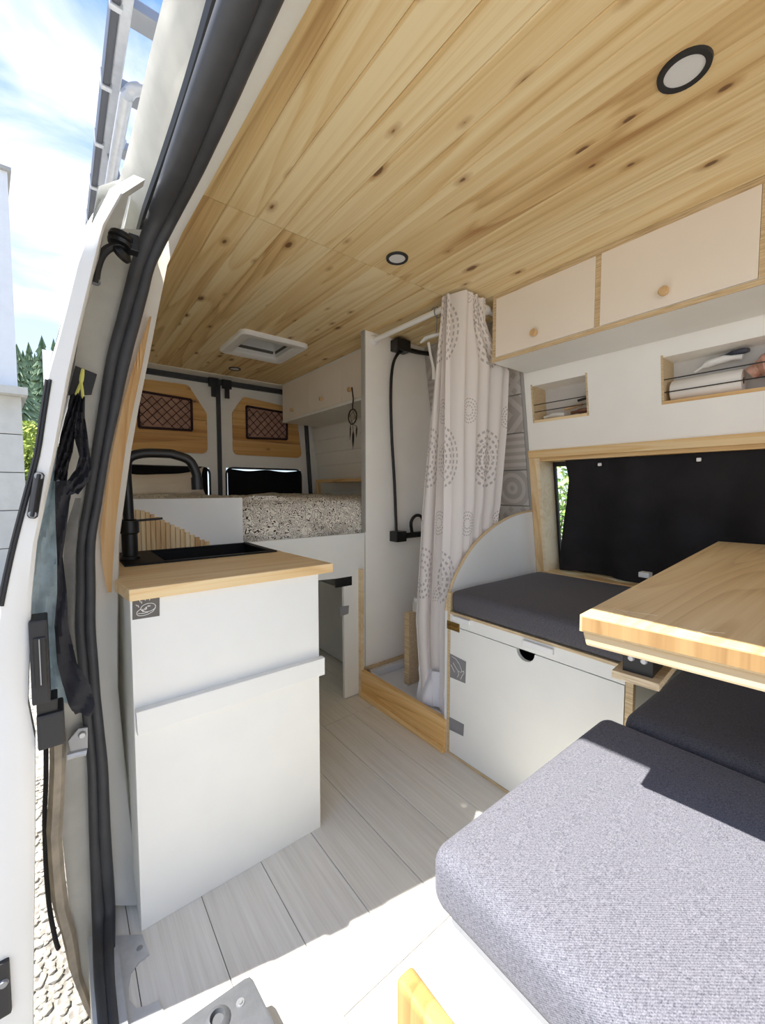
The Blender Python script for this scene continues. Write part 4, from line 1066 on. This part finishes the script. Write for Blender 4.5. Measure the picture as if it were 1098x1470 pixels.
# curved side cheek of the bench
ck = [(1.275, 0.0), (1.275, 0.62), (1.29, 0.685), (1.318, 0.745), (1.365, 0.805), (1.425, 0.865), (1.50, 0.915), (1.60, 0.962), (1.70, 0.993), (1.80, 1.012), (1.925, 1.022), (1.955, 0.71), (1.955, 0.0)]
ckt = thing('bench_side_cheek', (1.6, 1.17, 0), 'white curved plywood cheek between the bench cushion and the shower', 'panel')
B().prism([(a, 1.167, c) for a, c in ck], (0, 0.014, 0)).done('board', WHITE, ckt)
crv = [(a, 1.174, c) for a, c in ck[1:11]]
B().tube(smooth_path(crv, 3), 0.0075, 8).done('plywood_edge', PLY, ckt, True)
def cushion(name, x0, x1, y0, y1, z0, z1, mat, lab, r=0.035, puff=0.012):
    nx_, ny_ = 28, 28; b = B()
    b.box(x0, x1, y0, y1, z0, z1)
    bmesh.ops.bevel(b.bm, geom=list(b.bm.edges), offset=r, segments=5, affect='EDGES', profile=0.5)
    top = [f for f in b.bm.faces if f.normal.z > 0.95]
    bmesh.ops.subdivide_edges(b.bm, edges=list({e for f in top for e in f.edges}), cuts=12, use_grid_fill=True)
    cx, cy = (x0+x1)/2, (y0+y1)/2
    for v in b.bm.verts:
        if v.co.z > z1-0.004:
            ex = 1-abs((v.co.x-cx)/((x1-x0)/2))**4; ey = 1-abs((v.co.y-cy)/((y1-y0)/2))**4
            v.co.z += puff*max(0, ex)*max(0, ey)+0.002*noise.noise((v.co.x*6, v.co.y*6, 3))
    t = thing(name, (cx, cy, z0), lab, 'cushion', 'bench cushions')
    b.done('cushion_body', mat, t, True)
    return t
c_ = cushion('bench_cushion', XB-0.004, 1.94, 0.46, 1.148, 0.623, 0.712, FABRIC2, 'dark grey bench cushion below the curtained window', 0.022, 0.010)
tag(B().prism([px(u, v, X=XB-0.0006) for (u, v) in ((646, 938), (669, 950), (668, 981), (646, 972))], (-0.0006, 0, 0)).done('tape_label', TAPE), 'grey tape with white pen lines near the top of the bench flap', 'tape label')
tz = lambda x, y: px(560+x*220/1098, 860+y*260/1298, X=XB-0.0018)
o = bpy.data.objects['tape_label.001'] if 'tape_label.001' in bpy.data.objects else None
dd = doodle([[(440, 410), (470, 430), (495, 465), (515, 520)], [(435, 470), (450, 500), (462, 525)], [(480, 560), (492, 540), (485, 515), (505, 525), (530, 515)], [(505, 575), (515, 550), (530, 530), (525, 520)], [(450, 455), (475, 500), (490, 520)]], tz, 0.0009).done('drawing', CHALK, None, True)
if o is not None: dd.parent = o
tag(B().prism([px(u, v, X=XB-0.0006) for (u, v) in ((645, 1029), (666, 1040), (665, 1057), (645, 1047))], (-0.0006, 0, 0)).done('grey_tape', TAPE), 'plain grey tape strip low on the bench flap', 'tape')

# ================================================================== WINDOW WITH PINE FRAME AND BLACK CURTAIN
wf = sroot('window_1', (1.9, 0.3, WZ0))
wbox(B(), WY0-0.05, 1.165, 1.288, 1.326, -0.02, 0.012, 0.002).done('head_board', PINE_Y, wf)
wbox(B(), 1.125, 1.165, 0.70, 1.288, -0.02, 0.010, 0.002).done('post', PINE_Z, wf)
b = B(); wbox(b, 1.110, 1.125, 0.712, 1.288, -0.135, 0.008); b.done('side_lining', BATTENPINE, wf)
b = B(); wbox(b, WY0, 1.125, 1.272, 1.288, -0.135, 0.0); b.done('top_lining', PINE_Y, wf)
b = B(); b.box(1.94, 2.10, WY0, 1.125, 0.70, 0.714, 0.002); b.done('sill_board', PINE_Y, wf)
fr = B()
wbox(fr, WY0, 1.11, 1.25, 1.272, -0.135, -0.12); wbox(fr, 1.098, 1.11, 0.714, 1.272, -0.135, -0.12); wbox(fr, WY0, 1.11, 0.714, 0.74, -0.135, -0.12)
fr.done('window_rubber', BLACKP, wf)
b = B(); wbox(b, WY0, 1.098, 0.74, 1.25, -0.132, -0.127); b.done('pane', GLASS, wf)
cr_ = []
nu = 110
for j in range(31):
    t = j/30; r = []
    z = lerp(1.287, 0.722, t)
    vv = lerp(655, 815, t); yl = px(interp(vv, [(655, 812), (685, 817), (740, 809), (803, 804), (815, 803)]), vv, X=XW(z)+0.045).y
    for i in range(nu+1):
        s_ = i/nu; y = lerp(yl, WY0, s_)
        a = interp(t, [(0, 0.010), (0.4, 0.020), (1, 0.024)])
        d_ = -0.035-0.02*t+a*math.sin(s_*44+1.5*noise.noise((s_*6, t*1.5, 4)))*math.exp(-s_*1.6)*1.0+0.030*noise.noise((s_*9, t*1.6, 2))
        # drapes hanging between the two press studs
        k = (y-0.60)/0.26
        d_ += 0.020*math.exp(-k*k)*math.sin(math.pi*min(1, t*1.3)) - 0.012*math.exp(-((y-0.86)/0.05)**2)*t
        r.append((XW(z)-d_*1.0+0.0, y, z+0.010*math.sin(s_*18)*(t > 0.97)))
    cr_.append(r)
for r in cr_:
    for i, p in enumerate(r): r[i] = (min(p[0], XW(p[2])+0.105), p[1], p[2])
bc = thing('window_curtain', (1.9, 0.3, 0.73), 'black curtain covering the side window with two press studs', 'curtain')
B().sheet(cr_).done('cloth', BLACKC, bc, True)
for (u, v) in ((862, 667), (1004, 660)):
    q = px(u, v, X=XW(1.27)+0.022)
    B().box(q.x-0.014, q.x-0.002, q.y-0.007, q.y+0.007, q.z-0.007, q.z+0.007, 0.003).done('press_stud', WPLAST, bc)
# niche boxes let into the wall
for k, (N, lab) in enumerate(((N1, 'small wall niche with pine edges next to the shower tiles'), (N2, 'wide wall niche with pine edges above the table'))):
    y0, y1, z0, z1 = N
    t = thing('wall_niche', (1.85, (y0+y1)/2, z0), lab, 'niche', 'wall niches')
    dp = -0.115
    b = B(); wbox(b, y0-0.008, y1+0.008, z0-0.008, z1+0.008, dp-0.004, dp); b.done('back', plain('niche_back_%s' % ('grey', 'pale')[k], srgb(206, 204, 200), 0.5), t)
    b = B(); wbox(b, y0, y0+0.008, z0, z1, dp, 0.0008); b.done('side', PLY, t)
    b = B(); wbox(b, y1-0.008, y1, z0, z1, dp, 0.0008); b.done('side', PLY, t)
    b = B(); wbox(b, y0+0.008, y1-0.008, z1-0.008, z1, dp, 0.0008); b.done('top', WHITE2, t)
    b = B(); wbox(b, y0+0.008, y1-0.008, z0, z0+0.012, dp, 0.0008); b.done('shelf', PINE_Y, t)
    for h in (0.045, 0.092) if k else (0.052, 0.085):
        zz = z0+h
        B().tube([(XW(zz)+0.006, y0+0.004, zz), (XW(zz)+0.006, y1-0.004, zz)], 0.0022, 6).done('elastic_cord', BLACKP, t, True)
XN = 1.885
rl_ = thing('kitchen_roll', (XN, 0.45, 1.472), 'white paper roll lying in the wide wall niche', 'paper roll')
b = B(); zr = 1.472+0.041
b.lathe((XN, 0.565, zr), (0, -1, 0), [(0.012, 0.0), (0.038, 0.0), (0.040, 0.004), (0.040, 0.206), (0.038, 0.21), (0.012, 0.21)], 28).done('paper', PAPER, rl_, True)
b = B(); b.lathe((XN, 0.563, zr), (0, -1, 0), [(0.0, 0.0), (0.012, 0.0), (0.012, 0.206), (0, 0.206)], 16).done('core', BROWNP, rl_, True)
def blob(name, mat, lab, cat, pts, r, flat=0.7):
    return tag(B().tube(smooth_path(pts, 3), r, 12, flat).done(name, mat, None, True), lab, cat)
blob('plastic_pouch', WPLAST, 'crumpled white plastic bag on top of the paper roll', 'bag', [(XN+0.01, 0.50, 1.575), (XN, 0.46, 1.592), (XN, 0.41, 1.600), (XN, 0.36, 1.596)], [0.006]*3+[0.018]*4+[0.012]*3)
blob('dark_packet', NAVYP, 'dark blue packet on top of the paper roll in the wide niche', 'packet', [(XN+0.02, 0.43, 1.612), (XN+0.01, 0.39, 1.617), (XN, 0.345, 1.615)], [0.008]*3+[0.014]*3+[0.01])
blob('pink_packet', PINKP, 'pink packet in the right part of the wide niche', 'packet', [(XN, 0.338, 1.53), (XN, 0.30, 1.55), (XN, 0.22, 1.55), (XN, 0.15, 1.54)], [0.03]*3+[0.052]*6+[0.03], 0.8)
blob('brown_packet', BROWNP, 'brown packet lying low in the small wall niche', 'packet', [(XN-0.01, 0.96, 1.487), (XN-0.01, 0.92, 1.49), (XN-0.01, 0.885, 1.49)], [0.010]*3+[0.016]*3+[0.010])
blob('cream_tube', plain('cream_tube_plastic', srgb(206, 176, 136), 0.4), 'cream coloured tube on the packets in the small niche', 'tube', [(XN+0.01, 1.0, 1.512), (XN+0.01, 0.95, 1.520), (XN+0.01, 0.92, 1.522)], 0.011)
blob('clear_bag', WPLAST, 'clear plastic bag at the left of the small wall niche', 'bag', [(XN+0.01, 1.105, 1.487), (XN+0.01, 1.06, 1.492), (XN+0.01, 1.0, 1.487)], [0.010]*3+[0.018]*3+[0.012])
blob('dark_comb', BLACKP, 'dark plastic piece lying at the back of the small niche', 'case', [(XN+0.02, 0.945, 1.545), (XN+0.02, 0.89, 1.552)], [0.008]*3+[0.010])
tq = px(927, 829, Z=0.735)
ca, cb_ = px(919, 830, X=1.90), px(935, 822, X=1.90)
tag(B().box(1.875, 1.915, cb_.y, ca.y, cb_.z-0.022, cb_.z, 0.004).done('white_clip', WPLAST), 'small white plastic clip on the cushion beside the black curtain', 'clip')

# ================================================================== TABLE
ZTB = 0.943
c1, c2 = px(832, 882, Z=ZTB), px(1031, 777, Z=ZTB)
ex = (c2-c1).normalized(); ey = Vector((ex.y, -ex.x, 0)); L = (c2-c1).length
tb = thing('dinette_table', (c1.x+0.5, c1.y-0.25, 0.6), 'pine dinette table board over the bench cushions', 'table')
th = 0.026
tt = lambda a, c, z: c1+ex*a+ey*c+Vector((0, 0, z-ZTB))
wv_ = [0.0, 0.14, 0.28, 0.42, 0.56]
W_T = 0.68
b = B(); b.hexa([tt(0, W_T, ZTB-th), tt(L, W_T, ZTB-th), tt(L, 0, ZTB-th), tt(0, 0, ZTB-th), tt(0, W_T, ZTB), tt(L, W_T, ZTB), tt(L, 0, ZTB), tt(0, 0, ZTB)], 0.0012)
b.done('table_top', TABLEPINE, tb)
ENDG = pine('pine_end_grain', 'z', srgb(178, 146, 100), srgb(160, 126, 82), srgb(128, 96, 60), knots=False, vary=0.0)
b = B(); b.hexa([tt(-0.0012, W_T-.004, ZTB-th+.003), tt(0.001, W_T-.004, ZTB-th+.003), tt(0.001, 0.004, ZTB-th+.003), tt(-0.0012, 0.004, ZTB-th+.003), tt(-0.0012, W_T-.004, ZTB-.0028), tt(0.001, W_T-.004, ZTB-.0028), tt(0.001, 0.004, ZTB-.0028), tt(-0.0012, 0.004, ZTB-.0028)])
b.done('end_grain_edge', ENDG, tb)
b = B(); b.hexa([tt(0.006, W_T-.02, ZTB-th-0.022), tt(0.05, W_T-.02, ZTB-th-0.022), tt(0.05, 0.008, ZTB-th-0.022), tt(0.006, 0.008, ZTB-th-0.022), tt(0.006, W_T-.02, ZTB-th), tt(0.05, W_T-.02, ZTB-th), tt(0.05, 0.002, ZTB-th), tt(0.006, 0.002, ZTB-th)], 0.004)
b.done('end_batten', pine('table_batten_pine', 'y', srgb(218, 196, 158), srgb(206, 180, 138), srgb(184, 152, 106), knots=False), tb)
tz2 = lambda x, y: px(820+x*0.2532, 800+y*0.2532, Z=ZTB+0.0004)
doodle([[(245, 290), (440, 360)], [(300, 305), (490, 330)], [(310, 340), (460, 365)], [(200, 330), (250, 285)], [(290, 300), (330, 335)], [(620, 375), (800, 460)], [(600, 410), (830, 455)], [(680, 455), (760, 400)], [(700, 415), (870, 430)], [(590, 395), (720, 440)]], tz2, 0.00028).done('scratch_marks', BATTENPINE, tb)
q0 = px(878, 958, Z=0.862); q1 = px(945, 980, Z=0.862)
b = B(); a0 = (q0-c1).dot(ex); e0 = (q0-c1).dot(ey); e1 = (q1-c1).dot(ey)
b.hexa([tt(a0, e1, 0.846), tt(a0+0.16, e1, 0.846), tt(a0+0.16, e0, 0.846), tt(a0, e0, 0.846), tt(a0, e1, 0.858), tt(a0+0.16, e1, 0.858), tt(a0+0.16, e0, 0.858), tt(a0, e0, 0.858)], 0.001)
b.done('bracket_board', PLY, tb)
ee0, ee1 = lerp(e0, e1, 0.18), lerp(e0, e1, 0.82)
hb = B(); hb.hexa([tt(a0+0.012, ee1, 0.858), tt(a0+0.10, ee1, 0.858), tt(a0+0.10, ee0, 0.858), tt(a0+0.012, ee0, 0.858), tt(a0+0.012, ee1, ZTB-th), tt(a0+0.10, ee1, ZTB-th), tt(a0+0.10, ee0, ZTB-th), tt(a0+0.012, ee0, ZTB-th)], 0.001)
hb = hb.done('hinge_plate', BLACKM, tb)
for f_ in (0.28, 0.7):
    B().lathe(tt(a0+0.012, lerp(ee0, ee1, f_), 0.880), -ex, [(0, 0.003), (0.0035, 0.003), (0.005, 0)], 10).done('screw', ALU, hb, True)
b = B(); b.hexa([tt(0.42, 0.30, 0.646), tt(0.48, 0.30, 0.646), tt(0.48, 0.24, 0.646), tt(0.42, 0.24, 0.646), tt(0.42, 0.30, ZTB-th), tt(0.48, 0.30, ZTB-th), tt(0.48, 0.24, ZTB-th), tt(0.42, 0.24, ZTB-th)], 0.002)
b.done('leg', BLACKM, tb)

# ================================================================== FRONT BENCH IN THE FOREGROUND
fb_ = thing('front_bench_base', (1.1, 0.0, 0), 'white bench base under the large grey foreground cushion', 'bench')
B().box(0.425, 1.955, 0.360, 0.376, 0.0, 0.53, 0.001).done('rear_board', WHITE, fb_)
B().box(0.425, 0.441, -0.6, 0.360, 0.0, 0.53, 0.001).done('side_board', WHITE, fb_)
B().box(0.441, 1.955, -0.6, 0.360, 0.515, 0.53).done('seat_board', PLY, fb_)
for (u, v) in ((643, 1362), (690, 1440)):
    q = px(u, v, X=0.425); B().lathe((0.425, q.y, q.z), (-1, 0, 0), [(0, 0.001), (0.006, 0.001), (0.007, 0)], 12).done('screw_cap', WPLAST, fb_, True)
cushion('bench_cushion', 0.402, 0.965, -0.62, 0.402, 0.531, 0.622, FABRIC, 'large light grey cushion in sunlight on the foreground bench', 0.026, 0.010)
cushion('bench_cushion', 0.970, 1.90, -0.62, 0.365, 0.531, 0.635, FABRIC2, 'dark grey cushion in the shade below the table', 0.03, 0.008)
# pine board standing beside the bench
pb = thing('pine_board', (0.4, 0.3, 0), 'rounded pine board standing against the foreground bench', 'board')
b = B(); b.box(0.372, 0.406, -0.3, 0.440, 0.0, 0.40, 0.010, 3).done('plank', ORANGEPINE, pb, True)
# grey moulded cover by the door
gp_ = thing('grey_moulded_cover', (0.22, 0.7, 0), 'grey moulded plastic cover with a screw on the floor by the door', 'cover')
ZG = 0.09
g = [px(u, v, Z=ZG) for (u, v) in ((360, 1397), (262, 1466), (225, 1495), (330, 1640), (460, 1600))]
cc = sum(g, Vector())/len(g)
out = []
for i in range(len(g)):
    p0, p1, p2 = g[i-1], g[i], g[(i+1) % len(g)]
    for t in (0.0, 0.5, 1.0):
        a = p1+(p0-p1).normalized()*0.014; c = p1+(p2-p1).normalized()*0.014
        out.append(a*(1-t)**2+p1*2*t*(1-t)+c*t*t)
B().prism([Vector((p.x, p.y, 0.0005)) for p in out], (0, 0, ZG), 0.006).done('shell', GREYP, gp_, True)
q = px(345, 1440, Z=ZG); B().lathe((q.x, q.y, ZG), (0, 0, 1), [(0, 0.004), (0.004, 0.004), (0.0045, 0.002), (0.008, 0.002), (0.009, 0)], 16).done('screw', STEEL, gp_, True)
q = px(312, 1466, Z=ZG); B().lathe((q.x, q.y, ZG), (0, 0, 1), [(0, 0.001), (0.012, 0.001), (0.014, 0.010), (0.022, 0.006), (0.026, 0)], 20).done('moulded_boss', GREYP, gp_, True)

# ================================================================== CEILING LAMPS AND ROOF HATCH
for (u, v, r, lab) in ((982, 100, 0.047, 'round ceiling spotlight with a black ring above the dinette, nearest of three'), (570, 370, 0.041, 'round ceiling spotlight with a black ring near the shower curtain'), (337, 529, 0.041, 'small round ceiling spotlight behind the roof hatch')):
    c = px(u, v, Z=ZC); t = thing('ceiling_spotlight', (c.x, c.y, ZC), lab, 'ceiling light', 'ceiling spotlights')
    B().lathe((c.x, c.y, ZC), (0, 0, -1), [(r*0.74, 0.001), (r*0.74, 0.005), (r*0.97, 0.006), (r, 0.0)], 32).done('ring', BLACKP, t, True)
    B().lathe((c.x, c.y, ZC), (0, 0, -1), [(0, 0.004), (r*0.74, 0.003), (r*0.75, 0.0)], 32).done('diffuser', LAMPD, t, True)
ht = thing('roof_hatch', (1.0, 2.4, ZC), 'white framed roof hatch with tinted glass in the pine ceiling', 'roof hatch')
b = B()
ring_o = [(hx0, hy0), (hx1, hy0), (hx1, hy1), (hx0, hy1)]; ring_i = [(hx0+hw, hy0+hw), (hx1-hw, hy0+hw), (hx1-hw, hy1-hw), (hx0+hw, hy1-hw)]
def rrect(x0, x1, y0, y1, r, z, n=5):
    out = []
    for cx, cy, a0 in ((x1-r, y1-r, 0), (x0+r, y1-r, 90), (x0+r, y0+r, 180), (x1-r, y0+r, 270)):
        for q in range(n): a = math.radians(a0+q*90/(n-1)); out.append((cx+r*math.cos(a), cy+r*math.sin(a), z))
    return out
loops = [rrect(hx0, hx1, hy0, hy1, 0.035, ZC), rrect(hx0, hx1, hy0, hy1, 0.035, ZC-0.016), rrect(hx0+0.008, hx1-0.008, hy0+0.008, hy1-0.008, 0.03, ZC-0.024),
         rrect(hx0+hw-0.012, hx1-hw+0.012, hy0+hw-0.012, hy1-hw+0.012, 0.02, ZC-0.022), rrect(hx0+hw, hx1-hw, hy0+hw, hy1-hw, 0.016, ZC-0.012)]
b.sheet([l+[l[0]] for l in loops]); b.done('frame', WPLAST, ht, True)
b = B(); l0 = rrect(hx0+hw, hx1-hw, hy0+hw, hy1-hw, 0.016, ZC-0.012); l1 = rrect(hx0+hw-0.004, hx1-hw+0.004, hy0+hw-0.004, hy1-hw+0.004, 0.016, ZC+0.10)
b.sheet([l0+[l0[0]], l1+[l1[0]]]); b.done('shaft', WPLAST, ht, True)
b = B(); b.prism(rrect(hx0+hw-0.01, hx1-hw+0.01, hy0+hw-0.01, hy1-hw+0.01, 0.02, ZC+0.10), (0, 0, 0.008)); b.done('tinted_pane', HATCHG, ht)

# ================================================================== OUTSIDE
gd = tag(B().box(-60, 60, -30, 120, -0.66, -0.62).done('gravel_ground', GRAVEL), 'pale gravel ground outside the van', 'gravel', kind='structure')
st_ = B()
for k in range(2600):
    xx, yy = random.uniform(-0.62, 0.06), random.uniform(0.6, 3.2)
    r = random.uniform(0.006, 0.018)
    m = Matrix.Translation((xx, yy, -0.62+r*0.3)) @ Matrix.Rotation(random.random()*6, 4, 'Z') @ Matrix.Diagonal((r*random.uniform(.8, 1.5), r, r*0.7, 1))
    bmesh.ops.create_icosphere(st_.bm, subdivisions=1, radius=1.0, matrix=m)
tag(st_.done('gravel_stones', STONE), 'loose pale gravel stones below the open door', 'gravel', kind='stuff')
# neighbouring house
hs = thing('neighbour_house', (-3.5, 10.5, -0.62), 'white rendered house beyond the open sliding door', 'house')
YH = 9.0
hx = px(13, 300, Y=YH).x; hxl = px(34, 650, Y=YH).x; zt1 = px(5, 245, Y=YH).z; zcor = px(18, 558, Y=YH).z
def hblock(x1, y, z0, z1): return B().prism([(-7, y, z0), (x1, y, z0), (x1*1.6-0.3, y+5, z0), (-7, y+5, z0)], (0, 0, z1-z0))
hblock(hx, YH, zcor, zt1).done('upper_wall', HOUSEW, hs)
hblock(hx+0.05, YH-0.05, zt1, zt1+0.06).done('roof_edge', GREYSTRIP, hs)
cx_ = px(41, 558, Y=YH).x
hblock(cx_, YH-0.25, zcor-0.12, zcor).done('cornice', HOUSEB, hs)
zb_ = zcor-0.12; k = 0
lw = hblock(hxl-0.02, YH+0.02, -0.62, zb_).done('lower_wall', SUBFLOOR, hs)
hh = 0.62
while zb_-hh*k > -0.5:
    B().box(-7, hxl, YH-0.02, YH+0.02, max(-0.62, zb_-hh*(k+1)+0.012), zb_-hh*k, 0.006, 1).done('block_course', HOUSEB, lw); k += 1
# trees
def conifer(x, y, h, r, seed, lab):
    rnd = random.Random(seed); t = thing('conifer_tree', (x, y, -0.62), lab, 'tree', 'conifers behind the house')
    B().cyl((x, y, -0.62), (x, y, h), 0.22, 0.03, 8).done('trunk', TRUNKM, t)
    b = B(); n = 22
    for k in range(n):
        f = k/n; zc_ = lerp(1.0, h, f); rr_ = r*(1-f)**0.85+0.1; m = 18
        c = b.bm.verts.new((x, y, zc_+h/n*1.6))
        ring = []
        for j in range(2*m):
            a = math.pi*j/m+rnd.random()*0.2; q = rr_*(rnd.uniform(0.85, 1.15) if j % 2 else rnd.uniform(0.45, 0.65))
            ring.append(b.bm.verts.new((x+q*math.cos(a), y+q*math.sin(a), zc_-(0.25 if j % 2 else 0.0)*rr_+rnd.uniform(-.2, .2))))
        for j in range(2*m): b.bm.faces.new([c, ring[j], ring[(j+1) % (2*m)]])
    b.done('foliage', CONIF, t)
tr_l = ['leftmost tall dark conifer beside the house cornice', 'second dark conifer from the house', 'tallest pointed conifer behind the open door edge', 'conifer right of the tallest one, partly behind the door', 'low rear conifer filling the gap between the front trees', 'rear conifer at the forest edge on the left', 'rear conifer at the forest edge on the right']
for k, (u, vt, Y) in enumerate(((24, 500, 42), (41, 497, 55), (60, 488, 48.5), (77, 492, 61.5), (50, 512, 74.5), (33, 508, 68), (69, 508, 81))):
    p = px(u, vt, Y=Y); conifer(p.x, p.y, p.z, 2.7, k, tr_l[k])
def leafy(name, c, size, n, mat, lab, leaf, seed, stems=5):
    rnd = random.Random(seed); c = Vector(c); t = thing(name, (c.x, c.y, -0.62), lab, 'shrub' if name != 'leafy_tree' else 'tree')
    b = B()
    for k in range(stems):
        b.tube([(c.x+rnd.uniform(-.2, .2)*size[0], c.y+rnd.uniform(-.2, .2)*size[1], -0.62), (c.x+rnd.uniform(-.6, .6)*size[0], c.y+rnd.uniform(-.6, .6)*size[1], c.z+rnd.uniform(-.2, .7)*size[2])], [0.02*leaf*10, 0.006*leaf*10], 6)
    b.done('stem', TRUNKM, t)
    b = B()
    for k in range(n):
        d_ = Vector((rnd.gauss(0, 1), rnd.gauss(0, 1), rnd.gauss(0, 1))).normalized()*rnd.random()**0.4
        p = c+Vector((d_.x*size[0], d_.y*size[1], d_.z*size[2]))
        u_ = Vector((rnd.gauss(0, 1), rnd.gauss(0, 1), rnd.gauss(0, 1))).normalized(); v_ = u_.orthogonal().normalized(); L_ = leaf*rnd.uniform(.6, 1.3)
        q = [b.bm.verts.new(p+u_*L_), b.bm.verts.new(p+v_*L_*0.45), b.bm.verts.new(p-u_*L_), b.bm.verts.new(p-v_*L_*0.45)]
        b.bm.faces.new(q)
    b.done('leaves', mat, t)
leafy('leafy_shrub', px(800, 720, X=4.0), (1.2, 1.6, 1.9), 5200, LEAFM, 'bright green leafy shrub outside the side window', 0.06, 3, 9)
pb_ = px(42, 640, Y=24)
leafy('leafy_tree', (pb_.x-0.2, 24, 1.6), (1.5, 1.5, 2.6), 5000, BUSHM, 'yellow-green leafy tree between the house and the conifers', 0.14, 5, 5)
